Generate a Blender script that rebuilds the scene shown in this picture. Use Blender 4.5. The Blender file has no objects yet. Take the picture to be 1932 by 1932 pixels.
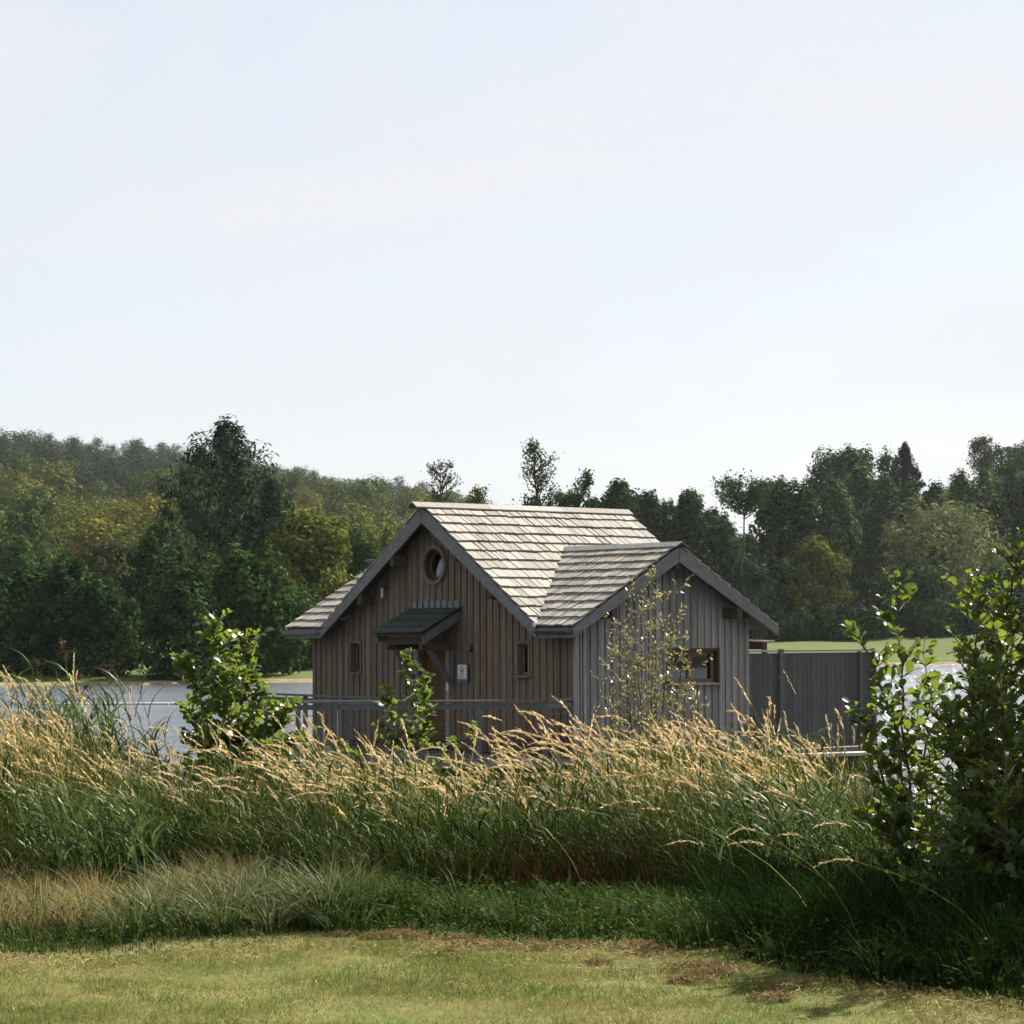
import bpy, bmesh, math, random
import numpy as np
from mathutils import Matrix, Vector, Euler

rng = np.random.default_rng(7)
random.seed(7)
R = math.radians
scene = bpy.context.scene
col = scene.collection

# ------------------------------------------------------------------ camera
EYE = 1.65
FPX = 4740.0                       # focal length in pixels of a 1932 px wide frame
cam_d = bpy.data.cameras.new('camera')
cam = bpy.data.objects.new('camera', cam_d)
col.objects.link(cam)
cam_d.sensor_fit = 'HORIZONTAL'
cam_d.sensor_width = 36.0
cam_d.lens = 36.0 * FPX / 1932.0
cam_d.clip_start = 0.1
cam_d.clip_end = 6000.0
cam.matrix_world = (Matrix.Translation((0, 0, EYE)) @ Matrix.Rotation(R(90 + 2.776), 4, 'X')
                    @ Matrix.Rotation(-0.0037, 4, 'Z'))
scene.camera = cam

# ------------------------------------------------------------------ light
SUN_EL, SUN_AZ = R(42.0), R(42.0)          # azimuth: degrees to the right of the view direction (+Y)
world = bpy.data.worlds.new('World')
scene.world = world
world.use_nodes = True
wn = world.node_tree
wn.nodes.clear()
w_out = wn.nodes.new('ShaderNodeOutputWorld')
w_bg = wn.nodes.new('ShaderNodeBackground')
w_sky = wn.nodes.new('ShaderNodeTexSky')
w_sky.sky_type = 'NISHITA'
w_sky.sun_disc = False
w_sky.sun_elevation = SUN_EL
w_sky.sun_rotation = SUN_AZ
w_sky.altitude = 50.0
w_sky.air_density = 1.0
w_sky.dust_density = 1.2
w_sky.ozone_density = 1.0
w_tc = wn.nodes.new('ShaderNodeTexCoord')
w_map = wn.nodes.new('ShaderNodeMapping')
w_map.inputs['Scale'].default_value = (2.6, 2.6, 8.0)
w_map.inputs['Rotation'].default_value = (0, R(14), 0)
w_noise = wn.nodes.new('ShaderNodeTexNoise')
w_noise.inputs['Scale'].default_value = 1.6
w_noise.inputs['Detail'].default_value = 6.0
w_noise.inputs['Roughness'].default_value = 0.55
w_noise.inputs['Distortion'].default_value = 0.6
w_ramp = wn.nodes.new('ShaderNodeValToRGB')
w_ramp.color_ramp.elements[0].position = 0.36
w_ramp.color_ramp.elements[0].color = (0.60, 0.60, 0.60, 1)
w_ramp.color_ramp.elements[1].position = 0.68
w_ramp.color_ramp.elements[1].color = (1.0, 1.0, 1.0, 1)
w_mix = wn.nodes.new('ShaderNodeMix')
w_mix.data_type = 'RGBA'
SKY_STRENGTH = 0.05
w_mix.inputs['B'].default_value = (5.80, 5.92, 6.28, 1)      # thin high cloud
L = wn.links.new
L(w_tc.outputs['Generated'], w_map.inputs['Vector'])
L(w_map.outputs['Vector'], w_noise.inputs['Vector'])
L(w_noise.outputs['Fac'], w_ramp.inputs['Fac'])
L(w_ramp.outputs['Color'], w_mix.inputs['Factor'])
L(w_sky.outputs['Color'], w_mix.inputs['A'])
L(w_mix.outputs['Result'], w_bg.inputs['Color'])
w_bg.inputs['Strength'].default_value = SKY_STRENGTH
L(w_bg.outputs['Background'], w_out.inputs['Surface'])

sun_d = bpy.data.lights.new('sun', 'SUN')
sun_d.energy = 5.0
sun_d.angle = R(0.5)
sun_d.color = (1.0, 0.93, 0.82)
sun = bpy.data.objects.new('sun', sun_d)
col.objects.link(sun)
sun_vec = Vector((math.sin(SUN_AZ) * math.cos(SUN_EL), math.cos(SUN_AZ) * math.cos(SUN_EL), math.sin(SUN_EL)))
sun.rotation_euler = sun_vec.to_track_quat('Z', 'Y').to_euler()
sun.location = (20, 20, 40)

vs = scene.view_settings
vs.view_transform = 'Standard'
vs.look = 'None'
vs.exposure = 1.52
vs.gamma = 1.0
vs.use_curve_mapping = False
scene.cycles.max_bounces = 8
scene.cycles.diffuse_bounces = 3
scene.cycles.glossy_bounces = 3
scene.cycles.transmission_bounces = 5
scene.cycles.volume_bounces = 0
scene.cycles.transparent_max_bounces = 8
scene.cycles.use_denoising = True
scene.cycles.caustics_reflective = False
scene.cycles.caustics_refractive = False

# ------------------------------------------------------------------ helpers: objects
def tag(o, label=None, cat=None, group=None, kind=None):
    if label: o['label'] = label
    if cat: o['category'] = cat
    if group: o['group'] = group
    if kind: o['kind'] = kind
    return o

def link(name, data, parent=None, mw=None):
    o = bpy.data.objects.new(name, data)
    col.objects.link(o)
    if parent is not None:
        o.parent = parent
    if mw is not None:
        o.matrix_basis = mw
    return o

def empty(name, loc=(0, 0, 0), rz=0.0):
    o = bpy.data.objects.new(name, None)
    col.objects.link(o)
    o.empty_display_size = 0.3
    o.location = loc
    o.rotation_euler = (0, 0, rz)
    return o

def np_mesh(name, verts, faces, mat, smooth=False, uv=None):
    """verts (N,3), faces (M,k) with one k."""
    me = bpy.data.meshes.new(name)
    verts = np.asarray(verts, dtype=np.float32)
    faces = np.asarray(faces, dtype=np.int32)
    k = faces.shape[1]
    me.vertices.add(len(verts))
    me.vertices.foreach_set('co', verts.ravel())
    me.loops.add(faces.size)
    me.loops.foreach_set('vertex_index', faces.ravel())
    me.polygons.add(len(faces))
    me.polygons.foreach_set('loop_start', np.arange(0, faces.size, k, dtype=np.int32))
    me.polygons.foreach_set('loop_total', np.full(len(faces), k, dtype=np.int32))
    if smooth:
        me.polygons.foreach_set('use_smooth', np.ones(len(faces), dtype=bool))
    me.update(calc_edges=True)
    if mat is not None:
        me.materials.append(mat)
    return me

class MB:
    """collects quads/tris, builds one mesh"""
    def __init__(s):
        s.v, s.f = [], []
    def add(s, vs_, fs):
        n = len(s.v)
        s.v += [tuple(p) for p in vs_]
        s.f += [tuple(i + n for i in f) for f in fs]
        return s
    def box(s, x0, x1, y0, y1, z0, z1):
        return s.add([(x0, y0, z0), (x1, y0, z0), (x1, y1, z0), (x0, y1, z0), (x0, y0, z1), (x1, y0, z1), (x1, y1, z1), (x0, y1, z1)],
                     [(3, 2, 1, 0), (4, 5, 6, 7), (0, 1, 5, 4), (1, 2, 6, 5), (2, 3, 7, 6), (3, 0, 4, 7)])
    def prism(s, pts, d):
        """polygon pts extruded by vector d"""
        n = len(pts)
        top = [(p[0] + d[0], p[1] + d[1], p[2] + d[2]) for p in pts]
        return s.add(list(pts) + top, [tuple(range(n - 1, -1, -1)), tuple(range(n, 2 * n))] +
                     [(i, (i + 1) % n, n + (i + 1) % n, n + i) for i in range(n)])
    def beam(s, a, b, w, h, up=(0, 0, 1)):
        a, b = Vector(a), Vector(b)
        d = (b - a).normalized()
        side = d.cross(Vector(up))
        if side.length < 1e-4: side = Vector((1, 0, 0))
        side = side.normalized() * (w / 2)
        u = side.cross(d).normalized() * (h / 2)
        c = [a - side - u, a + side - u, a + side + u, a - side + u]
        return s.prism([tuple(p) for p in c], tuple(b - a))
    def tube(s, pts, rad, n=6):
        pts = [Vector(p) for p in pts]
        if not hasattr(rad, '__len__'): rad = [rad] * len(pts)
        base = len(s.v)
        for i, p in enumerate(pts):
            d = (pts[min(i + 1, len(pts) - 1)] - pts[max(i - 1, 0)]).normalized()
            a = d.orthogonal().normalized() if abs(d.z) < .99 else Vector((1, 0, 0))
            a = (a - d * a.dot(d)).normalized()
            b = d.cross(a)
            for k in range(n):
                t = 2 * math.pi * k / n
                s.v.append(tuple(p + (a * math.cos(t) + b * math.sin(t)) * rad[i]))
        for i in range(len(pts) - 1):
            for k in range(n):
                s.f.append((base + i * n + k, base + i * n + (k + 1) % n, base + (i + 1) * n + (k + 1) % n, base + (i + 1) * n + k))
        s.f.append(tuple(base + k for k in range(n - 1, -1, -1)))
        s.f.append(tuple(base + (len(pts) - 1) * n + k for k in range(n)))
        return s
    def ring(s, c, r0, r1, y0, y1, n=40):
        """annulus about the y axis"""
        base = len(s.v)
        for k in range(n):
            t = 2 * math.pi * k / n
            for (r, y) in ((r0, y0), (r1, y0), (r1, y1), (r0, y1)):
                s.v.append((c[0] + r * math.cos(t), y, c[1] + r * math.sin(t)))
        for k in range(n):
            a, b = base + 4 * k, base + 4 * ((k + 1) % n)
            for j in range(4):
                s.f.append((a + j, a + (j + 1) % 4, b + (j + 1) % 4, b + j))
        return s
    def disc(s, c, r, y, n=40):
        base = len(s.v)
        for k in range(n):
            t = 2 * math.pi * k / n
            s.v.append((c[0] + r * math.cos(t), y, c[1] + r * math.sin(t)))
        s.f.append(tuple(base + k for k in range(n)))
        return s
    def mesh(s, name, mat, smooth=False):
        me = bpy.data.meshes.new(name)
        me.from_pydata(s.v, [], s.f)
        if smooth:
            for p in me.polygons: p.use_smooth = True
        me.materials.append(mat)
        bm = bmesh.new(); bm.from_mesh(me)
        bmesh.ops.recalc_face_normals(bm, faces=bm.faces)
        bm.to_mesh(me); bm.free()
        return me
    def build(s, name, mat, parent=None, smooth=False):
        return link(name, s.mesh(name, mat, smooth), parent)

# ------------------------------------------------------------------ helpers: materials
def new_mat(name):
    m = bpy.data.materials.new(name)
    m.use_nodes = True
    nt = m.node_tree
    nt.nodes.clear()
    out = nt.nodes.new('ShaderNodeOutputMaterial')
    return m, nt, out

def node(nt, typ, **kw):
    n = nt.nodes.new(typ)
    for k, v in kw.items():
        if k in n.inputs: n.inputs[k].default_value = v
        else: setattr(n, k, v)
    return n

def ramp(nt, fac, stops):
    r = nt.nodes.new('ShaderNodeValToRGB')
    e = r.color_ramp.elements
    while len(e) > 1: e.remove(e[-1])
    e[0].position, e[0].color = stops[0][0], (*stops[0][1], 1)
    for p, c in stops[1:]:
        k = e.new(p); k.color = (*c, 1)
    nt.links.new(fac, r.inputs['Fac'])
    return r.outputs['Color']

def mixc(nt, fac, a, b, blend='MIX'):
    m = nt.nodes.new('ShaderNodeMix'); m.data_type = 'RGBA'; m.blend_type = blend
    for key, v in (('Factor', fac), ('A', a), ('B', b)):
        if hasattr(v, 'is_output'): nt.links.new(v, m.inputs[key])
        elif key == 'Factor': m.inputs[key].default_value = v
        else: m.inputs[key].default_value = (*v, 1)
    return m.outputs['Result']

def math_(nt, op, a, b=None, c=None):
    m = nt.nodes.new('ShaderNodeMath'); m.operation = op
    for i, v in enumerate((a, b, c)):
        if v is None: continue
        if hasattr(v, 'is_output'): nt.links.new(v, m.inputs[i])
        else: m.inputs[i].default_value = v
    return m.outputs[0]

def rand_id(nt):
    """a random number that differs per mesh island and per object"""
    g = nt.nodes.new('ShaderNodeNewGeometry'); o = nt.nodes.new('ShaderNodeObjectInfo')
    return math_(nt, 'FRACT', math_(nt, 'ADD', g.outputs['Random Per Island'], o.outputs['Random']))

def noise(nt, vec, scale, detail=4, rough=.55, vscale=None, dist=0.0):
    if vscale is not None:
        mp = node(nt, 'ShaderNodeMapping'); mp.inputs['Scale'].default_value = vscale
        nt.links.new(vec, mp.inputs['Vector']); vec = mp.outputs['Vector']
    n = node(nt, 'ShaderNodeTexNoise', Scale=scale, Detail=detail, Roughness=rough, Distortion=dist)
    nt.links.new(vec, n.inputs['Vector'])
    return n.outputs['Fac']

def position(nt):
    return nt.nodes.new('ShaderNodeNewGeometry').outputs['Position']

def objco(nt, offset=False):
    t = nt.nodes.new('ShaderNodeTexCoord').outputs['Object']
    if not offset: return t
    o = nt.nodes.new('ShaderNodeObjectInfo')
    v = nt.nodes.new('ShaderNodeVectorMath'); v.operation = 'MULTIPLY_ADD'
    v.inputs[1].default_value = (1, 1, 1)
    s = nt.nodes.new('ShaderNodeVectorMath'); s.operation = 'SCALE'; s.inputs['Scale'].default_value = 91.0
    cx = nt.nodes.new('ShaderNodeCombineXYZ')
    for i in range(3): nt.links.new(o.outputs['Random'], cx.inputs[i])
    nt.links.new(cx.outputs[0], s.inputs[0])
    nt.links.new(t, v.inputs[0]); nt.links.new(s.outputs[0], v.inputs[2])
    return v.outputs[0]

def principled(nt, out, color, rough=.8, spec=.3, bump=None, bstr=.3, bdist=.01, metal=0.0):
    p = nt.nodes.new('ShaderNodeBsdfPrincipled')
    if hasattr(color, 'is_output'): nt.links.new(color, p.inputs['Base Color'])
    else: p.inputs['Base Color'].default_value = (*color, 1)
    if hasattr(rough, 'is_output'): nt.links.new(rough, p.inputs['Roughness'])
    else: p.inputs['Roughness'].default_value = rough
    p.inputs['Specular IOR Level'].default_value = spec
    p.inputs['Metallic'].default_value = metal
    if bump is not None:
        b = nt.nodes.new('ShaderNodeBump')
        b.inputs['Strength'].default_value = bstr; b.inputs['Distance'].default_value = bdist
        nt.links.new(bump, b.inputs['Height']); nt.links.new(b.outputs['Normal'], p.inputs['Normal'])
    if out is not None: nt.links.new(p.outputs[0], out.inputs['Surface'])
    return p

def wood_mat(name, dark, mid, pale, coords='pos', vscale=(9, 9, .8), var=.35, rough=.82, knots=True, spec=.2):
    m, nt, out = new_mat(name)
    v = position(nt) if coords == 'pos' else objco(nt, True)
    g = noise(nt, v, 4.0, 8, .65, vscale, .4)
    g2 = noise(nt, v, 1.1, 3, .5, (vscale[0] * .25, vscale[1] * .25, vscale[2] * .6))
    c = ramp(nt, g, [(.28, dark), (.5, mid), (.74, pale)])
    c = mixc(nt, math_(nt, 'MULTIPLY', g2, .5), c, mid)
    r = rand_id(nt)
    hv = node(nt, 'ShaderNodeHueSaturation')
    nt.links.new(math_(nt, 'MULTIPLY_ADD', r, var, 1 - var / 2), hv.inputs['Value'])
    nt.links.new(math_(nt, 'MULTIPLY_ADD', math_(nt, 'FRACT', math_(nt, 'MULTIPLY', r, 7.31)), .5, .75), hv.inputs['Saturation'])
    nt.links.new(c, hv.inputs['Color'])
    c = hv.outputs['Color']
    if knots:
        vo = node(nt, 'ShaderNodeTexVoronoi', Scale=2.6)
        mp = node(nt, 'ShaderNodeMapping'); mp.inputs['Scale'].default_value = (2, 2, .8) if coords == 'pos' else (1, 1, 1)
        nt.links.new(v, mp.inputs['Vector']); nt.links.new(mp.outputs[0], vo.inputs['Vector'])
        k = ramp(nt, vo.outputs['Distance'], [(.03, (1, 1, 1)), (.085, (0, 0, 0))])
        c = mixc(nt, math_(nt, 'MULTIPLY', k, .6), c, tuple(x * .35 for x in dark))
    principled(nt, out, c, rough, spec, g, .35, .006)
    return m

def leaf_mat(name, cols, trans=.35, rough=.9, spec=.0, patch=None, pscale=.25, tcol=None):
    """cols: dark, mid, light leaf colours; picked per leaf, drifting in patches"""
    m, nt, out = new_mat(name)
    r = rand_id(nt)
    c = ramp(nt, r, [(0, cols[0]), (.5, cols[1]), (1, cols[2])])
    if patch is not None:
        n = noise(nt, position(nt), pscale, 3, .6)
        c = mixc(nt, ramp(nt, n, [(.45, (0, 0, 0)), (.66, (1, 1, 1))]), c, patch)
    p = principled(nt, None, c, rough, spec)
    t = nt.nodes.new('ShaderNodeBsdfTranslucent')
    if tcol: tc = mixc(nt, .6, c, tcol)
    else: tc = c
    nt.links.new(tc, t.inputs['Color'])
    mx = nt.nodes.new('ShaderNodeMixShader'); mx.inputs[0].default_value = trans
    nt.links.new(p.outputs[0], mx.inputs[1]); nt.links.new(t.outputs[0], mx.inputs[2])
    nt.links.new(mx.outputs[0], out.inputs['Surface'])
    return m

def plain(name, color, rough=.6, spec=.3, metal=0.0, var=.2, scale=6.0):
    m, nt, out = new_mat(name)
    n = noise(nt, position(nt), scale, 5, .6)
    c = mixc(nt, n, tuple(x * (1 - var) for x in color), tuple(min(1, x * (1 + var)) for x in color))
    principled(nt, out, c, rough, spec, n, .15, .004, metal)
    return m

M = {}
M['wall_brown'] = wood_mat('weathered brown boards', (.070, .053, .037), (.138, .106, .077), (.222, .180, .138), var=.5)
M['wall_grey'] = wood_mat('silvered boards', (.135, .126, .114), (.240, .230, .213), (.355, .342, .318), var=.55)
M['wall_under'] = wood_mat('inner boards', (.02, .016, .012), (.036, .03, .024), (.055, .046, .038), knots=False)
M['fascia'] = wood_mat('grey fascia boards', (.105, .108, .106), (.158, .162, .158), (.22, .224, .218), vscale=(2, 2, 3), var=.2)
M['beam'] = wood_mat('brown timber', (.036, .026, .018), (.066, .048, .034), (.10, .075, .054), vscale=(3, 3, 3), var=.2)
M['door'] = wood_mat('orange brown door', (.060, .032, .013), (.090, .050, .021), (.125, .072, .032), var=.1)
M['shingle'] = wood_mat('silvered wooden shingles', (.142, .132, .117), (.236, .220, .194), (.330, .309, .274), coords='obj', vscale=(7, .7, 2), var=.5, knots=False)
M['shingle_mass'] = wood_mat('silvered wooden shingle mass', (.142, .132, .117), (.236, .220, .194), (.330, .309, .274), coords='pos', vscale=(4, 4, 4), var=.5, knots=False)
M['shingle_dark'] = wood_mat('dark green grey shingles', (.016, .024, .020), (.027, .038, .033), (.042, .055, .048), coords='obj', vscale=(7, .7, 2), var=.3, knots=False)  # canopy shingles: dark green grey tone, darker than the main roof
M['rail'] = wood_mat('grey rail timber', (.065, .068, .067), (.105, .108, .106), (.155, .158, .155), vscale=(3, 3, 3), var=.25)
M['screen'] = wood_mat('dark screen boards', (.050, .051, .048), (.083, .084, .080), (.127, .128, .121), var=.3)
M['screen_cap'] = wood_mat('pale screen cap', (.22, .20, .175), (.33, .30, .26), (.42, .38, .33), vscale=(2, 2, 3))
M['deck'] = wood_mat('deck boards', (.10, .095, .085), (.17, .16, .145), (.26, .24, .21), vscale=(3, 3, 3))
M['plank'] = wood_mat('pale plank', (.38, .34, .28), (.52, .47, .40), (.62, .57, .50), vscale=(2, 2, 3))  # pale wood tone, lighter than the deck boards
M['zinc'] = plain('zinc gutter', (.07, .078, .08), .45, .5, .6)
M['flash'] = plain('lead flashing', (.085, .105, .108), .5, .5, .3)
M['pale'] = plain('pale plastic', (.55, .57, .58), .5, .4, 0, .05)
M['panel'] = plain('sign face', (.52, .54, .53), .5, .4, 0, .05)
M['ink'] = plain('sign print', (.16, .18, .18), .6, .3, 0, .05)
M['slate'] = plain('dark sign frame', (.035, .05, .055), .5, .4, 0, .1)
M['frame_dark'] = wood_mat('dark window timber', (.03, .02, .012), (.05, .034, .022), (.075, .052, .034))
M['frame_tan'] = wood_mat('tan window timber', (.12, .085, .05), (.18, .13, .08), (.24, .18, .115))
M['net'] = plain('black netting', (.01, .011, .012), .8, .2)
M['metal'] = plain('steel', (.4, .41, .42), .4, .5, .8)
M['interior'] = plain('dim interior timber', (.05, .035, .022), .8, .2)
m, nt, out = new_mat('window glass')
gl = node(nt, 'ShaderNodeBsdfGlossy', Roughness=.02); gl.inputs['Color'].default_value = (.9, .95, .97, 1)
tr = node(nt, 'ShaderNodeBsdfTransparent'); tr.inputs['Color'].default_value = (.85, .9, .9, 1)
fr = node(nt, 'ShaderNodeFresnel', IOR=1.6)
mx = nt.nodes.new('ShaderNodeMixShader')
nt.links.new(math_(nt, 'ADD', fr.outputs[0], .06), mx.inputs[0]); nt.links.new(tr.outputs[0], mx.inputs[1]); nt.links.new(gl.outputs[0], mx.inputs[2])
nt.links.new(mx.outputs[0], out.inputs['Surface'])
M['glass'] = m

# ------------------------------------------------------------------ the lie of the land
def smooth(t):
    t = np.clip(t, 0, 1); return t * t * (3 - 2 * t)

SKY_L = ([-3000, -400, 0, 120, 340, 560, 700, 780, 900, 1000, 1100, 1300, 1500], [880, 800, 808, 820, 838, 885, 905, 915, 942, 975, 1020, 1110, 1190])
SKY_R = ([1200, 1350, 1500, 1700, 1932, 2300, 5000], [1190, 1120, 1000, 930, 858, 790, 800])
FAR = ([-2.5, -.21, -.078, .0, .06, .14, .25, 2.5], [146, 146, 156, 170, 200, 229, 232, 240])

def far_shore(phi):
    return np.interp(phi, *FAR)

def ground(x, y):
    x = np.asarray(x, float); y = np.asarray(y, float)
    wob = .25 * np.sin(x * .7 + 1.3) + .18 * np.sin(x * 1.9)
    yy = y + wob
    z = -.02 * np.clip(yy - 13, 0, 4) - 1.9 * smooth((yy - 17.3) / 9.0) - .6 * smooth((yy - 26) / 12)
    z = z + .03 * np.sin(x * .9 + y * .5) * smooth((y - 8) / 4) + .012 * np.sin(x * 3.1 + y * 2.3)
    phi = x / np.maximum(np.abs(y), 1e-3)
    Rr = np.hypot(x, y)
    s = y - far_shore(phi) + 1.2 * np.sin(x * .21) + .7 * np.sin(x * .55 + 2)
    zf = -2.5 + 1.6 * smooth((s + 5) / 6.0) + .018 * np.clip(s, 0, 90)
    p = 966 + FPX * np.clip(phi, -2, 2)
    zl = (1197 - np.interp(p, *SKY_L)) / FPX * 1050 - 11
    tl = np.clip((Rr - 300) / 750, 0, 1)
    hl = np.maximum(zl, 0) * tl ** 1.05 * (1 - .25 * smooth((Rr - 1100) / 900))
    zr = (1193 - np.interp(p, *SKY_R)) / FPX * 500 - 15
    tr_ = np.clip((Rr - 270) / 230, 0, 1)
    hr = np.maximum(zr, 0) * smooth(tr_)
    zf = zf + hl + hr + 1.5 * np.sin(x * .02) * np.sin(y * .017) * smooth((Rr - 300) / 200)
    front = y > 0
    return np.where(front & (s > -6), zf, z)

def at(px, Rd):
    """ground point at a bearing (pixel column of the 1932 px photo) and distance along the view axis"""
    x = (px - 966) / FPX * Rd
    return x, Rd, float(ground(x, Rd))

def height_of(py, Rd, px=966):
    return (1195.85 - .0037 * (px - 966) - py) / FPX * Rd + EYE

# ground: one polar sheet out to the horizon
ang = np.concatenate([np.linspace(-180, -30, 26)[:-1], np.linspace(-30, 30, 241), np.linspace(30, 180, 26)[1:-1]])
rad = np.concatenate([np.linspace(.4, 9, 12)[:-1], np.linspace(9, 30, 85)[:-1], np.linspace(30, 130, 14)[:-1], np.linspace(130, 250, 75)[:-1], np.geomspace(250, 1650, 56)])
A_, R_ = np.meshgrid(np.radians(ang), rad)
gx, gy = np.sin(A_) * R_, np.cos(A_) * R_
gz = ground(gx, gy)
na, nr = len(ang), len(rad)
ii, jj = np.meshgrid(np.arange(nr - 1), np.arange(na), indexing='ij')
jn = (jj + 1) % na
gf = np.stack([ii * na + jj, ii * na + jn, (ii + 1) * na + jn, (ii + 1) * na + jj], -1).reshape(-1, 4)
gv = np.stack([gx, gy, gz], -1).reshape(-1, 3)
m, nt, out = new_mat('meadow soil and turf')
ps = position(nt)
sep = nt.nodes.new('ShaderNodeSeparateXYZ'); nt.links.new(ps, sep.inputs[0])
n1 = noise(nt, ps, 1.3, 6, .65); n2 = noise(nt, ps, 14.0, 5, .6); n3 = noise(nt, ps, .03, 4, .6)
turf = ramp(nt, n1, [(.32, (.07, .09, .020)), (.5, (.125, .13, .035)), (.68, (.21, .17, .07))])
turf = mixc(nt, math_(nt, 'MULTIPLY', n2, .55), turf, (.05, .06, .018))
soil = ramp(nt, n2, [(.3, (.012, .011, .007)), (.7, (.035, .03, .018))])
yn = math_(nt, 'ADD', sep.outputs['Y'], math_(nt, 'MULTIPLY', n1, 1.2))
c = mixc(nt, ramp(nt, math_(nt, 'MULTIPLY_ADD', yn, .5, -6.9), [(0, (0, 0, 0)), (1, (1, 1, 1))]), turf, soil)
fieldc = ramp(nt, n3, [(.35, (.045, .068, .013)), (.7, (.085, .10, .024))])
c = mixc(nt, math_(nt, 'GREATER_THAN', sep.outputs['Y'], 100.0), c, fieldc)
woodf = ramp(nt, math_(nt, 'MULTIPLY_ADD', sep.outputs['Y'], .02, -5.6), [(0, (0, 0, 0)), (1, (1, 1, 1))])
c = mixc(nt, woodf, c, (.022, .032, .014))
principled(nt, out, c, .95, .1, n2, .5, .03)
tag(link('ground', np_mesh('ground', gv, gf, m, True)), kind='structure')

# lake
m, nt, out = new_mat('rippled lake water')
ps = position(nt)
w1 = noise(nt, ps, 1.5, 4, .6, (.55, 1.0, 1)); w2 = noise(nt, ps, .35, 3, .5, (.5, 1, 1)); 
hgt = math_(nt, 'ADD', w1, math_(nt, 'MULTIPLY', w2, 1.6))
p = principled(nt, None, (.030, .040, .042), .3, .3, hgt, .9, .5)
bmp = [n_ for n_ in nt.nodes if n_.bl_idname == 'ShaderNodeBump'][0]
gls = node(nt, 'ShaderNodeBsdfGlossy', Roughness=.14); gls.inputs['Color'].default_value = (.97, .98, 1, 1)
nt.links.new(bmp.outputs[0], gls.inputs['Normal'])
lw_ = node(nt, 'ShaderNodeFresnel', IOR=1.33); nt.links.new(bmp.outputs[0], lw_.inputs['Normal'])
mxw = nt.nodes.new('ShaderNodeMixShader')
nt.links.new(math_(nt, 'MINIMUM', math_(nt, 'MULTIPLY_ADD', lw_.outputs[0], 1.0, .38), .97), mxw.inputs[0])
nt.links.new(p.outputs[0], mxw.inputs[1]); nt.links.new(gls.outputs[0], mxw.inputs[2]); nt.links.new(mxw.outputs[0], out.inputs['Surface'])
wy = np.concatenate([np.linspace(15, 60, 24), np.linspace(64, 262, 60)])
wx = np.linspace(-420, 420, 60)
WX, WY = np.meshgrid(wx, wy)
wv = np.stack([WX, WY, np.full_like(WX, -1.25)], -1).reshape(-1, 3)
nw = len(wx)
ii, jj = np.meshgrid(np.arange(len(wy) - 1), np.arange(nw - 1), indexing='ij')
wf = np.stack([ii * nw + jj, ii * nw + jj + 1, (ii + 1) * nw + jj + 1, (ii + 1) * nw + jj], -1).reshape(-1, 4)
tag(link('lake_water', np_mesh('lake_water', wv, wf, m)), kind='structure')
# pale strip of stones and dry grass at the far waterline
m, nt, out = new_mat('pale far bank edge')
c = ramp(nt, noise(nt, position(nt), .8, 5, .6), [(.3, (.11, .085, .045)), (.7, (.24, .19, .11))])
principled(nt, out, c, .9, .1)
bv, bf = [], []
for i, ph in enumerate(np.linspace(-.42, .42, 260)):
    yf = far_shore(ph); xx = ph * yf
    d0 = 1.2 * np.sin(xx * .21) + .7 * np.sin(xx * .55 + 2)
    for (dy, zz) in ((-2.6, -1.36), (-2.0, -1.09 + .03 * math.sin(i * 1.7)), (-.8, -1.04)):
        yy_ = yf - d0 + dy
        bv.append((ph * yy_, yy_, zz))
    if i:
        b = 3 * i
        bf += [(b - 3, b, b + 1, b - 2), (b - 2, b + 1, b + 2, b - 1)]
tag(link('far_bank_edge', np_mesh('far_bank_edge', np.array(bv), np.array(bf), m)), kind='structure')

# ------------------------------------------------------------------ the cabin
HA = .9012
KX, KY = 1.1986, 47.9238
WA, WB = 8.97, 4.55
XA, HALF = -4.387, 3.669
OV, OVB = .37, .42
TP, TPB = .672, .591
ZE, ZT, DECK = 1.558, 1.798, -.69
YB = WB + OV + .217
ZRA = ZT + HALF * TP
HB = WB / 2 + OV
ZRB = ZT + HB * TPB
cabin = empty('cabin', (KX, KY, 0), -HA)
tag(cabin, 'weathered timber cabin with shingled cross gables floating on the lake', 'cabin')
HM = Matrix.Translation((KX, KY, 0)) @ Matrix.Rotation(-HA, 4, 'Z')

unit_cache = {}
def unit_box(mat, wedge=0.0):
    """unit box, x width (-.5...5), y length (0..1), z thickness (0..1); wedge thins the far end"""
    key = (mat.name, wedge)
    if key not in unit_cache:
        b = MB().box(-.5, .5, 0, 1, 0, 1)
        if wedge:
            b.v = [(x, y, z if z == 0 else (1 if y == 0 else wedge)) for x, y, z in b.v]
        unit_cache[key] = b.mesh('piece', mat)
    return unit_cache[key]

def piece(name, mat, parent, x0, x1, y0, y1, z0, z1):
    """an upright board that shares one box mesh"""
    return link(name, unit_box(mat), parent, Matrix.Translation(((x0 + x1) / 2, y0, z0)) @ Matrix.Diagonal((x1 - x0, y1 - y0, z1 - z0, 1)))

def intervals(lo, hi, cuts):
    segs = [(lo, hi)]
    for a, b in cuts:
        n = []
        for s, e in segs:
            if b <= s or a >= e: n.append((s, e)); continue
            if a > s: n.append((s, a))
            if b < e: n.append((b, e))
        segs = n
    return [s for s in segs if s[1] - s[0] > .03]

RC, RR = (-4.455, 3.065), .345               # round window: centre and hole radius
winA = [(-7.50, -7.12, .85, 1.47), (-1.78, -1.40, .85, 1.47)]
doorA = (-5.12, -4.02, DECK + .1, 1.40)
winB = (2.36, 3.70, .68, 1.32)
winBack = (-3.15, -1.55, .55, 1.35)

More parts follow.
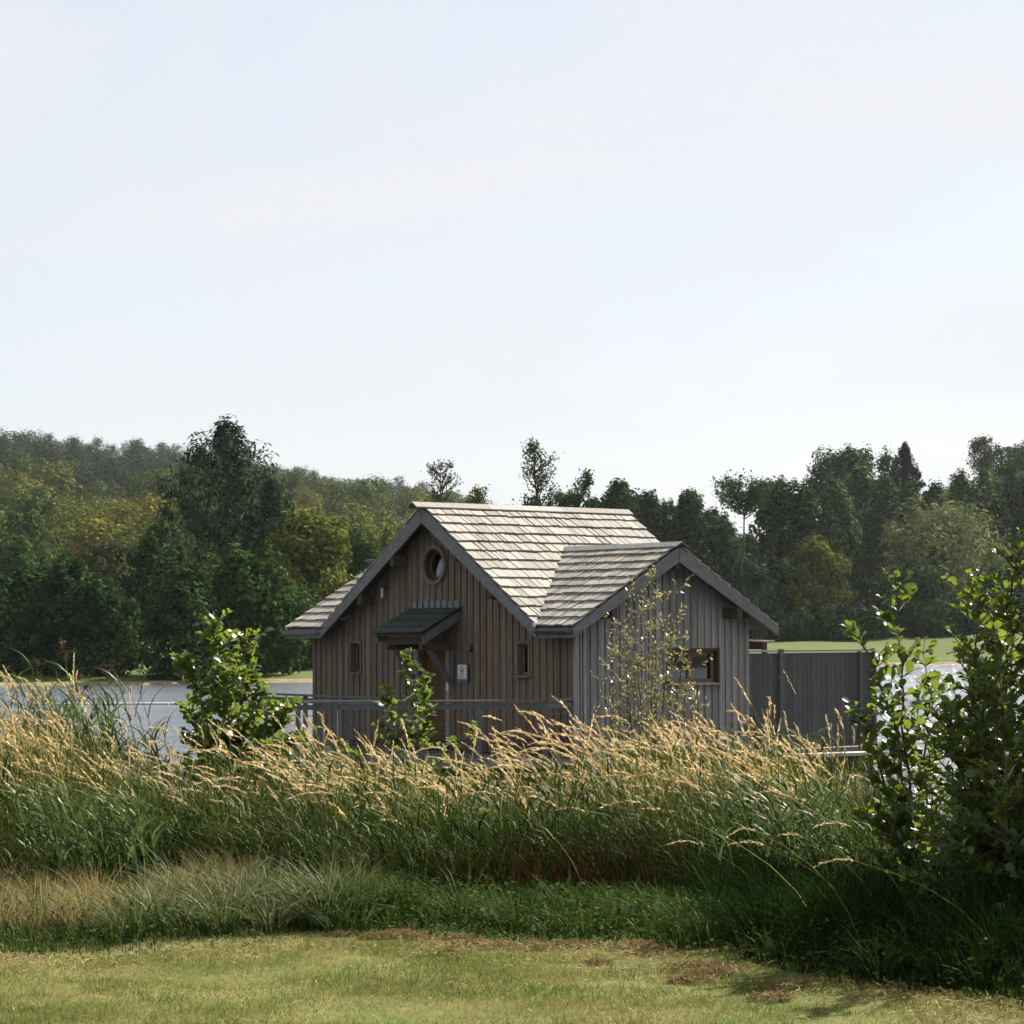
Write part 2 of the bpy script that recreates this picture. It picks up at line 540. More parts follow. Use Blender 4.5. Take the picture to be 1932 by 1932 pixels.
def top_A(x):
    """underside of the roof over the front wall"""
    za = ZT + (HALF - abs(x - XA)) * TP
    zb = ZT + OV * TPB
    return max(za, zb) - .20

def cuts_A(x):
    c = [(z0, z1) for x0, x1, z0, z1 in winA + [doorA] if x0 < x < x1]
    if abs(x - RC[0]) < RR:
        h = math.sqrt(RR ** 2 - (x - RC[0]) ** 2); c.append((RC[1] - h, RC[1] + h))
    return c

front_wall = MB()
dx = .05
n = int(round(WA / dx))
for i in range(n):
    x0, x1 = -WA + i * WA / n, -WA + (i + 1) * WA / n
    xm = (x0 + x1) / 2
    for s, e in intervals(DECK - .05, min(top_A(x0), top_A(x1)) + .11, cuts_A(xm)):
        front_wall.box(x0, x1, .05, .12, s, e)
fw = front_wall.build('front_wall', M['wall_under'], cabin)

def boards(wall, mat, lo, hi, pitch, topf, cutf, place, zb):
    nb = int(round((hi - lo) / pitch)); pt = (hi - lo) / nb
    for i in range(nb):
        a, b = lo + i * pt, lo + (i + 1) * pt
        w = random.uniform(.010, .018)
        mid = (a + b) / 2
        cs = cutf(mid)
        for s, e in intervals(zb + random.uniform(-.015, .015), topf(mid), cs):
            proud = .0 if i % 2 else .022
            place(mat, wall, a + w / 2, b - w / 2, s, e, proud)

def place_A(mat, wall, a, b, s, e, proud):
    piece('board', mat, wall, a, b, .012 - proud, .047, s, e)

# snap the front boards: 46 of them, cut round the openings
boards(fw, M['wall_brown'], -WA + .01, -.04, .105, lambda x: top_A(x) + .13, cuts_A, place_A, DECK - .02)

# gable wall B, in the plane x = 0
def top_B(y):
    return ZT + (HB - abs(y - WB / 2)) * TPB - .20
def cuts_B(y):
    return [(winB[2], winB[3])] if winB[0] < y < winB[1] else []
gw = MB()
n = int(round(WB / dx))
for i in range(n):
    y0, y1 = .0 + i * WB / n, .0 + (i + 1) * WB / n
    for s, e in intervals(DECK - .05, min(top_B(y0), top_B(y1)) + .11, cuts_B((y0 + y1) / 2)):
        gw.box(-.12, -.05, y0 + (.121 if i == 0 else 0), y1, s, e) if not (i < 3 and y1 < .121) else None
gwo = gw.build('gable_wall', M['wall_under'], cabin)
def place_B(mat, wall, a, b, s, e, proud):
    link('board', unit_box(mat), wall, Matrix.Translation((-.047, (a + b) / 2, s)) @ Matrix.Rotation(R(-90), 4, 'Z') @ Matrix.Diagonal((b - a, 1, e - s, 1)) @ Matrix.Translation((0, 0, 0)) @ Matrix.Diagonal((1, -(.035 + proud), 1, 1)) if False else
         Matrix.Translation((-.047, (a + b) / 2, s)) @ Matrix.Rotation(R(-90), 4, 'Z') @ Matrix.Diagonal((b - a, .035 + proud, e - s, 1)))
boards(gwo, M['wall_grey'], .0, WB, .093, lambda y: top_B(y) + .13, cuts_B, place_B, DECK - .06)
# corner boards
piece('corner_board', M['wall_grey'], gwo, -.030, .030, -.030, -.008, DECK - .06, top_B(0) - .06)

# back and left walls (only glimpsed through the windows)
bw = MB()
for s, e in ((-WA, winBack[0]), (winBack[1], -.13)):
    bw.box(s, e, WB - .10, WB, DECK - .05, top_A(-WA + .01) - .03)
bw.box(winBack[0], winBack[1], WB - .10, WB, DECK - .05, winBack[2])
bw.box(winBack[0], winBack[1], WB - .10, WB, winBack[3], top_A(-WA + .01) - .03)
bw.prism([(XA - HALF + .2, WB - .1, ZT - .2), (XA + HALF - .2, WB - .1, ZT - .2), (XA, WB - .1, ZRA - .2)], (0, .1, 0))
bw.build('back_wall', M['wall_brown'], cabin)
lw = MB()
lw.prism([(-WA, .13, DECK - .05), (-WA, WB - .11, DECK - .05), (-WA, WB - .11, top_B(WB - .11) - .02), (-WA, WB / 2, top_B(WB / 2) - .02), (-WA, .13, top_B(.13) - .02)], (.1, 0, 0))
lw.build('side_wall', M['wall_brown'], cabin)
MB().box(-WA + .11, -.13, .13, WB - .11, DECK - .05, DECK + .02).build('floor', M['interior'], cabin)
MB().box(-5.9, -5.82, .14, WB - .12, DECK + .03, 1.7).build('inner_partition', M['interior'], cabin)

# windows
def small_window(x0, x1, z0, z1):
    f = MB()
    f.box(x0 - .035, x0 + .02, -.028, .16, z0 - .02, z1 + .04); f.box(x1 - .02, x1 + .035, -.028, .16, z0 - .02, z1 + .04)
    f.box(x0 + .021, x1 - .021, -.022, .16, z1 - .01, z1 + .04)
    w = f.build('window', M['wall_brown'], cabin)
    s = MB(); s.box(x0 - .06, x1 + .06, -.07, .15, z0 - .055, z0 - .022); s.build('sill', M['wall_brown'], w)
    c = MB(); y0 = .13
    c.box(x0 + .021, x0 + .06, y0, y0 + .05, z0, z1 - .011); c.box(x1 - .07, x1 - .021, y0, y0 + .05, z0, z1 - .011)
    c.box(x0 + .061, x1 - .071, y0 + .002, y0 + .05, z1 - .06, z1 - .012); c.box(x0 + .061, x1 - .071, y0 + .002, y0 + .05, z0 + .001, z0 + .05)
    c.build('sash', M['frame_tan'], w)
    MB().box(x0 + .061, x1 - .071, y0 + .02, y0 + .026, z0 + .051, z1 - .061).build('pane', M['glass'], w)
for q in winA: small_window(*q)

y0, y1, z0, z1 = winB
f = MB()
f.box(-.20, .02, y0 - .03, y0 + .025, z0 - .02, z1 + .035); f.box(-.20, .02, y1 - .025, y1 + .03, z0 - .02, z1 + .035)
f.box(-.20, .014, y0 + .026, y1 - .026, z1 - .02, z1 + .035)
wB = f.build('window', M['frame_dark'], cabin)
s = MB(); s.box(-.18, .075, y0 - .06, y1 + .06, z0 - .055, z0 - .022); s.build('sill', M['wall_grey'], wB)
c = MB()
ym = y0 + (y1 - y0) * .5
for a, b in ((y0 + .026, y0 + .09), (ym - .05, ym + .05), (y1 - .09, y1 - .026)):
    c.box(-.17, -.11, a, b, z0, z1 - .021)
for a, b in ((y0 + .091, ym - .051), (ym + .051, y1 - .091)):
    c.box(-.168, -.112, a, b, z0 + .001, z0 + .07); c.box(-.168, -.112, a, b, z1 - .08, z1 - .022)
c.build('sash', M['frame_tan'], wB)
for a, b in ((y0 + .091, ym - .051), (ym + .051, y1 - .091)):
    MB().box(-.143, -.137, a, b, z0 + .071, z1 - .081).build('pane', M['glass'], wB)
x0, x1, z0, z1 = winBack
f = MB(); yb = WB - .08
f.box(x0, x0 + .07, yb, yb + .06, z0, z1); f.box(x1 - .07, x1, yb, yb + .06, z0, z1); f.box((x0 + x1) / 2 - .05, (x0 + x1) / 2 + .05, yb, yb + .06, z0, z1)
for a, b in ((x0 + .071, (x0 + x1) / 2 - .051), ((x0 + x1) / 2 + .051, x1 - .071)):
    f.box(a, b, yb + .002, yb + .058, z0, z0 + .06); f.box(a, b, yb + .002, yb + .058, z1 - .06, z1)
wK = f.build('window', M['frame_dark'], cabin)
for a, b in ((x0 + .071, (x0 + x1) / 2 - .051), ((x0 + x1) / 2 + .051, x1 - .071)):
    MB().box(a, b, yb + .027, yb + .033, z0 + .061, z1 - .061).build('pane', M['glass'], wK)

# round window: outer ring, deep reveal, inner ring, pane
rw = MB().ring(RC, RR - .005, RR + .058, -.065, .03).build('round_window', M['wall_brown'], cabin)
MB().ring(RC, RR - .035, RR - .006, -.055, .30).build('reveal', M['beam'], rw)
MB().ring(RC, .245, RR - .036, .085, .13).build('inner_ring', M['beam'], rw)
pn = MB().disc((0, 0), .244, 0).build('pane', M['glass'], rw); pn.location = (RC[0], .11, RC[1]); pn.rotation_euler = (R(-9), 0, 0)
# dim box of the loft behind the round pane, so the pane mirrors the sky
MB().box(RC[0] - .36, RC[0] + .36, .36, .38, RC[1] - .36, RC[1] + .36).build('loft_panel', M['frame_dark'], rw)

# door
dx0, dx1, dz0, dz1 = doorA
dm = MB(); nb = 6
dr = MB().box(dx0 + .075, dx1 - .075, .125, .14, dz0 + .01, dz1 - .06).build('door', M['door'], cabin)
for i in range(nb):
    a = dx0 + .075 + i * (dx1 - dx0 - .15) / nb; b = dx0 + .075 + (i + 1) * (dx1 - dx0 - .15) / nb
    piece('plank', M['door'], dr, a + .004, b - .004, .098, .124, dz0 + .012, dz1 - .062)
MB().box(dx1 - .17, dx1 - .12, .07, .097, .42, .62).box(dx1 - .21, dx1 - .13, .045, .069, .53, .55).build('handle', M['metal'], dr)
fm = MB(); fm.box(dx0 - .05, dx0 + .07, -.03, .13, dz0, dz1 + .05); fm.box(dx1 - .07, dx1 + .05, -.03, .13, dz0, dz1 + .05); fm.box(dx0 + .071, dx1 - .071, -.024, .13, dz1 - .05, dz1 + .05)
dfm = fm.build('door_frame', M['wall_grey'], cabin)
MB().box(dx1 - .02, dx1 + .05, -.044, -.031, .50, .70).build('lock_plate', M['metal'], dfm)
MB().box(dx0 - .02, dx1 + .02, -.10, .12, dz0 - .06, dz0 - .005).build('threshold', M['flash'], cabin)

# door canopy: rafters, front beam, brackets, shingles, flashing
cx0, cx1 = -5.30, -3.55
CY, CZ0, CZ1 = -1.0, 1.66, 2.17
can = empty('door_canopy'); can.parent = cabin
sl = (CZ1 - CZ0) / (-CY); ca = math.atan(sl); clen = math.hypot(CY, CZ1 - CZ0)
MB().prism([(cx0 + .04, CY + .04, CZ0 - .045), (cx0 + .04, -.04, CZ1 - .06), (cx0 + .04, -.04, CZ1 - .02), (cx0 + .04, CY + .04, CZ0 - .005)], (cx1 - cx0 - .08, 0, 0)).build('roof_deck', M['beam'], can)
for x in (cx0 + .02, cx1 - .12):
    MB().prism([(x, CY + .08, CZ0 - .20), (x, CY + .05, CZ0 - .03), (x, -.035, CZ1 - .04), (x, -.035, CZ1 - .24)], (.08, 0, 0)).build('rafter', M['rail'], can)
MB().box(cx0 + .10, cx1 - .125, CY + .22, CY + .30, CZ0 - .20, CZ0 - .06).build('front_beam', M['beam'], can)
for x in (cx0 + .22, cx1 - .36):
    b = MB(); b.box(x, x + .09, CY + .18, -.036, CZ0 - .33, CZ0 - .215); b.build('bracket', M['beam'], can)
    d = MB(); d.prism([(x + .01, CY + .34, CZ0 - .34), (x + .01, CY + .48, CZ0 - .34), (x + .01, -.04, .72), (x + .01, -.04, .56)], (.07, 0, 0)); d.build('brace', M['rail'], can)
    p_ = MB(); p_.box(x + .005, x + .085, -.036, -.031 + .02, .5, CZ0 - .335); p_.build('wall_post', M['rail'], can)
nrow = 4
for rix in range(nrow):
    s0 = clen * rix / nrow; x = cx0
    while x < cx1 - .03:
        w = random.uniform(.11, .22); w = min(w, cx1 - x)
        mw = Matrix.Translation((x + w / 2, CY - .03, CZ0 + .005)) @ Matrix.Rotation(ca, 4, 'X') @ Matrix.Translation((0, s0 - random.uniform(0, .012), .012)) @ Matrix.Rotation(R(-2.5), 4, 'X') @ Matrix.Diagonal((w - .006, clen / nrow * 1.25, .022, 1))
        link('shingle', unit_box(M['shingle_dark'], .5), can, mw)
        x += w
for i in range(8):
    a = cx0 + .06 + i * (cx1 - cx0 - .10) / 8
    link('flashing', unit_box(M['flash']), can, Matrix.Translation((a + .085, -.034, CZ1 - .01)) @ Matrix.Diagonal((.15, .012, .16 + .012 * (i % 3), 1)))

# roofs: sheathing slabs, then shingles in courses
TH = .07
def roof_slab(name, pts_top, down=.09, mat='beam'):
    mb = MB(); lo = [(x, y, z - down) for x, y, z in pts_top]
    mb.prism(lo, (0, 0, down - .012))
    return mb.build(name, M[mat], cabin)
main_r = roof_slab('main_roof', [(XA, -OV + .03, ZRA), (XA + HALF, -OV + .03, ZT), (XA + HALF, YB, ZT), (XA, YB, ZRA)])
main_l = roof_slab('main_roof', [(XA, -OV + .03, ZRA), (XA, YB, ZRA), (XA - HALF, YB, ZT), (XA - HALF, -OV + .03, ZT)])
xv0 = XA + 1.0
cross_f = roof_slab('cross_roof', [(XA + HALF, -OV, ZT), (OVB - .03, -OV, ZT), (OVB - .03, WB / 2, ZRB), (XA + HALF - (ZRB - ZT) / TP - .1, WB / 2, ZRB)])
cross_b = roof_slab('cross_roof', [(xv0, WB / 2, ZRB), (OVB - .03, WB / 2, ZRB), (OVB - .03, WB + OV, ZT), (xv0, WB + OV, ZT)])
left_f = roof_slab('side_roof', [(-WA - OVB + .03, -OV, ZT), (XA - HALF, -OV, ZT), (XA - HALF + (ZRB - ZT) / TP + .1, WB / 2, ZRB), (-WA - OVB + .03, WB / 2, ZRB)])
left_b = roof_slab('side_roof', [(-WA - OVB + .03, WB / 2, ZRB), (XA - 1, WB / 2, ZRB), (XA - 1, WB + OV, ZT), (-WA - OVB + .03, WB + OV, ZT)])

sh_list = []          # (score, parent, matrix)
def shingles(parent, origin, along, upslope, length, slope_len, rows, keep, wmin=.11, wmax=.27, score=0):
    """rows of wooden shingles on a slope; along and upslope are unit vectors; keep(s, t) tells if one is needed"""
    o = Vector(origin); a = Vector(along); u = Vector(upslope); nrm = a.cross(u).normalized()
    base = Matrix(((a.x, u.x, nrm.x, o.x), (a.y, u.y, nrm.y, o.y), (a.z, u.z, nrm.z, o.z), (0, 0, 0, 1)))
    ex = slope_len / rows
    for r_ in range(rows):
        s = -random.uniform(0, .06)
        while s < length - .02:
            w = random.uniform(wmin, wmax)
            if random.random() < .18: w *= 1.5
            e = min(s + w, length)
            s0 = max(s, 0)
            if e - s0 > .03 and keep((s0 + e) / 2, r_ * ex):
                gap = random.choice([.010, .016, .022, .030, .050]) 
                tl = random.gauss(0, .0025)
                mw = base @ Matrix.Translation(((s0 + e) / 2, r_ * ex - .02 - random.uniform(0, .034), .016 + random.uniform(0, .008))) @ Matrix.Rotation(R(-3.4) + tl, 4, 'X') @ Matrix.Rotation(random.gauss(0, .006), 4, 'Y') @ Matrix.Diagonal((e - s0 - gap, ex * (1.22 if r_ < rows - 1 else 1.0), .036, 1))
                sh_list.append((score + random.random() * .01, parent, mw))
            s = e
cosA, sinA = 1 / math.hypot(1, TP), TP / math.hypot(1, TP)
cosB, sinB = 1 / math.hypot(1, TPB), TPB / math.hypot(1, TPB)
LM = HALF / cosA; LB = HB / cosB
def keep_main(s, t):           # s runs along y from the front, t up the slope
    y = s - OV; z = ZT + t * sinA
    zb = ZT + (HB - abs(y - WB / 2)) * TPB if -OV < y < WB + OV else -9
    return z > zb - .34
shingles(main_r, (XA + HALF, -OV - .03, ZT), (0, 1, 0), (-cosA, 0, sinA), YB + OV + .05, LM, 13, keep_main, score=3)
def keep_front(s, t):          # s runs along x from the left end of the slope
    x = XA + HALF - 3.0 + s; z = ZT + t * sinB
    za = ZT + (XA + HALF - x) * TP
    return z > za - .25
shingles(cross_f, (XA + HALF - 3.0, -OV - .02, ZT), (1, 0, 0), (0, cosB, sinB), 3.0 - (XA + HALF) + OVB + .02, LB, 10, keep_front, score=2)
def keep_left(s, t):
    x = -WA - OVB - .02 + s; z = ZT + t * sinB
    za = ZT + (x - (XA - HALF)) * TP
    return z > za - .2
shingles(left_f, (-WA - OVB - .02, -OV - .02, ZT), (1, 0, 0), (0, cosB, sinB), 3.6, LB, 10, keep_left, score=2.5)
n_front = len(sh_list)
shingles(main_l, (XA - HALF, YB, ZT), (0, -1, 0), (cosA, 0, sinA), YB + OV + .05, LM, 13, lambda s, t: True, .2, .4, score=0)
shingles(cross_b, (OVB, WB + OV + .02, ZT), (-1, 0, 0), (0, -cosB, sinB), 3.4, LB, 10, lambda s, t: True, .2, .4, score=0.5)
shingles(left_b, (XA - 3.5, WB + OV + .02, ZT), (-1, 0, 0), (0, -cosB, sinB), 2.5, LB, 10, lambda s, t: True, .2, .4, score=0.2)
order = sorted(range(len(sh_list)), key=lambda i: -(sh_list[i][0] * 0 + (1 if sh_list[i][0] >= 2 else 0) * 10 + sh_list[i][2].to_scale().x))
ub = unit_box(M['shingle'], .45)
for i in order[:300]:
    link('shingle', ub, sh_list[i][1], sh_list[i][2])
rest = {}
for i in order[300:]:
    rest.setdefault(sh_list[i][1].name, (sh_list[i][1], MB()))[1].add([tuple(sh_list[i][2] @ v.co) for v in ub.vertices], [tuple(p.vertices) for p in ub.polygons])
for par, mb in rest.values():
    tag(mb.build('small_shingles', M['shingle_mass'], par), kind='stuff')

# ridge caps, barge boards, gutters, purlin ends
def ridge_cap(a, b, mat, parent, n=1):
    a, b = Vector(a), Vector(b)
    d = (b - a).normalized(); side = d.cross(Vector((0, 0, 1))).normalized()
    for k in range(n):
        p, q = a + (b - a) * (k / n) , a + (b - a) * ((k + 1) / n) - d * .006
        for sg, tp in ((1, parent[1]), (-1, parent[1])):
            dn = (side * sg - Vector((0, 0, tp))).normalized() * .19
            nn = Vector((0, 0, 1))
            t_ = nn * .024
            mb = MB(); z = Vector((0, 0, .055))
            mb.prism([tuple(p + z), tuple(q + z), tuple(q + z + dn), tuple(p + z + dn)], tuple(t_))
            mb.build('ridge_board', mat, parent[0])
ridge_cap((XA, -OV - .28, ZRA), (XA, YB + .05, ZRA), M['shingle_mass'], (main_r, TP), 3)
ridge_cap((XA + HALF - (ZRB - ZT) / TP, WB / 2, ZRB), (OVB + .13, WB / 2, ZRB), M['fascia'], (cross_f, TPB), 2)
ridge_cap((-WA - OVB - .12, WB / 2, ZRB), (XA - HALF + (ZRB - ZT) / TP, WB / 2, ZRB), M['fascia'], (left_f, TPB), 1)

def barge(p0, p1, depth, ext, parent):
    """bargeboard under a sloping roof edge from eave p0 to apex p1, extruded by ext"""
    a, b = Vector(p0), Vector(p1)
    mb = MB()
    mb.prism([tuple(a - Vector((0, 0, .03))), tuple(b - Vector((0, 0, .03))), tuple(b - Vector((0, 0, depth + .10))), tuple(a - Vector((0, 0, depth - .02)))], ext)
    return mb.build('bargeboard', M['fascia'], parent)
fy = -OV - .005
barge((XA + HALF + .02, fy, ZT), (XA + .006, fy, ZRA), .25, (0, -.035, 0), main_r)
barge((XA - HALF - .02, fy, ZT), (XA - .006, fy, ZRA), .25, (0, -.035, 0), main_l)
fx = OVB
barge((fx, -OV - .04, ZT), (fx, WB / 2 - .006, ZRB), .23, (.035, 0, 0), cross_f)
barge((fx, WB + OV + .04, ZT), (fx, WB / 2 + .006, ZRB), .23, (.035, 0, 0), cross_b)
barge((-WA - OVB, -OV - .04, ZT), (-WA - OVB, WB / 2 - .006, ZRB), .23, (-.035, 0, 0), left_f)
barge((-WA - OVB, WB + OV + .04, ZT), (-WA - OVB, WB / 2 + .006, ZRB), .23, (-.035, 0, 0), left_b)
# eave fascias and gutters
def eave(a, b, yo, parent):
    MB().box(a, b, -OV - .012, -OV + .012, ZE + .01, ZT - .03).build('eave_board', M['fascia'], parent)
    g = MB()
    pts = []
    for k in range(9):
        t = math.pi * k / 8
        pts.append((-OV - .085 - .065 * math.cos(t), ZT - .075 - .07 * math.sin(t)))
    inner = [(y * 1.0 + (.008 if y < -OV - .085 else -.008), z + .01) for y, z in pts[::-1]]
    prof = pts + inner
    g.prism([(a, y, z) for y, z in prof], (b - a, 0, 0))
    g.build('gutter', M['zinc'], parent)
eave(XA + HALF + .03, OVB - .04, 0, cross_f)
eave(-WA - OVB - .06, XA - HALF - .03, 0, left_f)
MB().tube([(XA + HALF + .05, -OV - .10, ZT - .02), (XA + HALF + .05, -OV - .10, ZT + .07)], .03, 8).build('gutter_stop', M['pale'], cross_f)
# purlin ends under the gables
for f_ in (-.62, -.30, .28, .60):
    x = XA + HALF * f_; z = ZT + (HALF - abs(x - XA)) * TP - .30
    MB().box(x - .07, x + .07, -OV + .0, .045, z - .16, z + .06).build('purlin', M['beam'], main_r)
MB().box(XA - .06, XA + .06, -OV + .0, .045, ZRA - .42, ZRA - .20).build('purlin', M['beam'], main_r)
for f_ in (-.62, 0, .62):
    y = WB / 2 + HB * f_; z = ZT + (HB - abs(y - WB / 2)) * TPB - .30
    MB().box(-.045, OVB - .002, y - .07, y + .07, z - .16, z + .06).build('purlin', M['beam'], cross_f)

# platform: deck and dark pontoon
ps_ = [(.66, -1.30), (.02, -.03), (.02, 8.6), (-WA - .3, 8.6), (-WA - .3, -.6), (-8.1, -1.95), (-2.05, -5.5)]
MB().prism([(x, y, DECK - .14) for x, y in ps_], (0, 0, .10)).build('deck', M['deck'], cabin)
pp = [(.4, -.9), (-.3, .3), (-.3, 8.3), (-WA, 8.3), (-WA, 0), (-8, -1.5), (-2.1, -5.0)]
MB().prism([(x, y, -1.6) for x, y in pp], (0, 0, .70)).build('pontoon', M['net'], cabin)

# bracket under the left eave, wall lamp, sign: things hung on the wall
def world_pt(x, y, z): return HM @ Vector((x, y, z))
def on_wall(name, x, z, y=-.03):
    w = world_pt(x, y, z)
    return empty(name, w, -HA)
t = on_wall('eave_bracket', -6.19, 2.53)
tag(t, 'thin white bracket hanging under the left gable eave', 'light')
MB().box(-.02, .02, -.10, -.062, -.11, .10).build('tube', M['pale'], t)
MB().box(-.10, .10, -.12, 0, .101, .125).build('bracket', M['slate'], t)
t = on_wall('wall_lamp', -3.236, 1.37)
tag(t, 'small oval grey bulkhead lamp on the wall above the notice board', 'lamp')
MB().ring((0, 0), .0, .075, -.05, 0, 20).build('housing', M['zinc'], t).scale = (.85, 1, 1.05)
MB().ring((0, 0), .0, .055, -.07, -.051, 20).build('lens', M['flash'], t).scale = (.85, 1, 1.05)
t = on_wall('notice_board', -3.487, .86)
tag(t, 'small white notice with a grey emblem in a dark frame beside the cabin door', 'sign')
MB().box(-.185, .185, -.03, 0, -.185, .195).build('frame', M['slate'], t)
MB().box(-.15, .15, -.036, -.031, -.115, .172).build('panel', M['panel'], t)
em = MB()
em.ring((0, .085), .040, .054, -.041, -.037, 20); em.ring((.0, -.01), .036, .050, -.041, -.037, 20)
em.box(-.058, -.040, -.041, -.037, .035, .10); em.box(.040, .058, -.041, -.037, .035, .10); em.box(-.008, .008, -.041, -.037, .02, .07)
em.build('emblem', M['ink'], t)
MB().box(-.11, .10, -.041, -.037, -.095, -.083).build('lettering', M['ink'], t)
MB().box(-.11, .02, -.041, -.037, -.075, -.068).build('lettering', M['ink'], t)
MB().box(-.15, .15, -.037, -.031, -.178, -.160).build('ledge', M['flash'], t)

# ------------------------------------------------------------------ railings, screen, plank
def railing(name, pts, z_top, z_base, post_at, label, net=None, cat='railing', wires=3, cap=.13):
    """pts: world xy polyline; posts at arc fractions per segment"""
    root = empty(name, (pts[0][0], pts[0][1], z_base)); tag(root, label, cat)
    inv = Matrix.Translation((-pts[0][0], -pts[0][1], -z_base))
    def put(mb, nm, mat):
        mb.v = [tuple(inv @ Vector(v)) for v in mb.v]
        return mb.build(nm, mat, root)
    for (x0, y0), (x1, y1) in zip(pts[:-1], pts[1:]):
        put(MB().beam((x0, y0, z_top - .02), (x1, y1, z_top - .02), cap, .04), 'handrail', M['rail'])
        put(MB().beam((x0, y0, z_top - .12), (x1, y1, z_top - .12), .04, .09), 'under_rail', M['rail'])
        for k in range(wires):
            z = z_base + .55 + k * .17
            put(MB().beam((x0, y0, z), (x1, y1, z), .007, .007), 'wire', M['zinc'])
    for (x, y) in post_at:
        put(MB().box(x - .045, x + .045, y - .045, y + .045, z_base, z_top - .042), 'post', M['rail'])
    if net:
        for (a, b) in net:
            n_ = 9; seg = []
            for i in range(n_):
                t_ = i / (n_ - 1)
                seg.append((a[0] + (b[0] - a[0]) * t_, a[1] + (b[1] - a[1]) * t_, z_base + .47 - .07 * math.sin(math.pi * t_)))
            mb = MB()
            mb.tube(seg, .009, 5)
            for i in range(n_ - 1):                     # strands of the netting
                for q in range(6):
                    t_ = (q + .5) / 6
                    p = Vector(seg[i]).lerp(Vector(seg[i + 1]), t_)
                    mb.beam(p, (p.x, p.y, z_base + .02), .007, .007, (1, 0, 0))
            for q in range(8):
                z = .05 + q * .05
                mb.beam((a[0], a[1], z_base + z), (b[0], b[1], z_base + z), .007, .007)
            put(mb, 'netting', M['net'])
    return root
rp = [(-.95 + .0, 46.45), (.61, 46.6)]
def on_rail(px, d=46.4): return ((px - 966) / FPX * d, d)
fr_pts = [(-4.42, 46.283), (.61, 46.6), (1.12, 47.72)]
def fr_y(x): return 45.9 + (x + 10.5) / 11.11 * .7
fposts = [(x, fr_y(x)) for x in (-4.36,)] + [((p - 966) / FPX * 46.4, fr_y((p - 966) / FPX * 46.4)) for p in (563, 606, 632, 795, 902)] + [(.60, 46.6), (1.10, 47.70)]
railing('jetty_railing', fr_pts, .43, DECK - .04, fposts, 'long grey timber railing along the front edge of the cabin deck',
        net=[((-1.66, fr_y(-1.66)), (-.63, fr_y(-.63))), ((-.63, fr_y(-.63)), (.58, 46.6)), ((-3.27, fr_y(-3.27)), (-1.68, fr_y(-1.68))), ((.63, 46.64), (1.09, 47.66))])
q0, q1 = world_pt(-2.5, -2.45, 0), world_pt(-8.05, -1.85, 0)
railing('deck_railing', [(q0.x, q0.y), (q1.x, q1.y)], .43, DECK - .04, [(q0.x + (q1.x - q0.x) * t_, q0.y + (q1.y - q0.y) * t_) for t_ in (.02, .34, .66, .98)],
        'shorter grey railing on the inner deck edge, in front of the left window', wires=2)

t = empty('privacy_screen', world_pt(.02, 4.53, DECK), -HA)
tag(t, 'dark vertical board privacy screen with pale cap right of the cabin', 'fence')
SH = 1.30 - DECK
nb = 26; sl_len = 8.15 - 4.53
for i in range(nb):
    a = i * sl_len / nb; b = (i + 1) * sl_len / nb
    pr = random.choice([0, 0, .006])
    link('board', unit_box(M['screen']), t, Matrix.Translation((-.05, (a + b) / 2, -.02)) @ Matrix.Rotation(R(-90), 4, 'Z') @ Matrix.Diagonal((b - a - .009, .022 + pr, SH - .045, 1)))
MB().box(-.09, -.052, 0, sl_len, 0.4, .48).box(-.09, -.052, 0, sl_len, SH - .35, SH - .27).build('cross_rail', M['screen'], t)
MB().box(-.10, .02, -.02, sl_len + .03, SH - .040, SH - .0).build('cap', M['screen_cap'], t)
for yy_, w in ((.885, .11), (3.18, .05), (sl_len + .0, .06)):
    MB().box(-.026, .045, yy_ - w / 2, yy_ + w / 2, -.1, SH + (.02 if w > .1 else -.042)).build('post', M['rail'], t)

bo = empty('floating_boom', ((60 - 966) / FPX * 105, 105, -1.25)); tag(bo, 'thin pale floating boom lying across the lake behind the reeds', 'boom')
for k in range(12):
    MB().tube([(k * .72, .02 * math.sin(k * 1.3), .04), (k * .72 + .69, .02 * math.sin(k * 1.3 + 1), .04)], .055, 8).build('float', M['pale'], bo)
# small lean-to shelter glimpsed past the right eave
t = empty('deck_shelter', world_pt(-.9, 5.6, DECK), -HA)
tag(t, 'low wooden shelter with pale top boards glimpsed past the right eave', 'shelter')
for k in range(4):
    MB().box(-.42 + k * .225, -.42 + k * .225 + .215, -.30, .10, 2.17 - k * .004, 2.20 - k * .004).build('top_board', M['plank'], t)
MB().box(-.42, .47, -.26, -.20, 2.00, 2.165).build('beam', M['beam'], t)
for x in (-.40, .38):
    MB().box(x, x + .08, -.19, -.11, 0, 2.155).build('post', M['beam'], t)
pa, pb = Vector((5.35, 48.3, -.70)), Vector((7.18, 49.1, -.69))
t = empty('gangplank', pa); tag(t, 'pale plank lying low over the water beside the dark screen', 'plank')
MB().beam((0, 0, 0), tuple(pb - pa), .40, .06).build('board', M['plank'], t)
MB().beam((.2, 0, -.04), (.2, .05, -1.0), .1, .1).build('support', M['net'], t); MB().beam((1.6, .7, -.04), (1.6, .7, -1.0), .1, .1).build('support', M['net'], t)

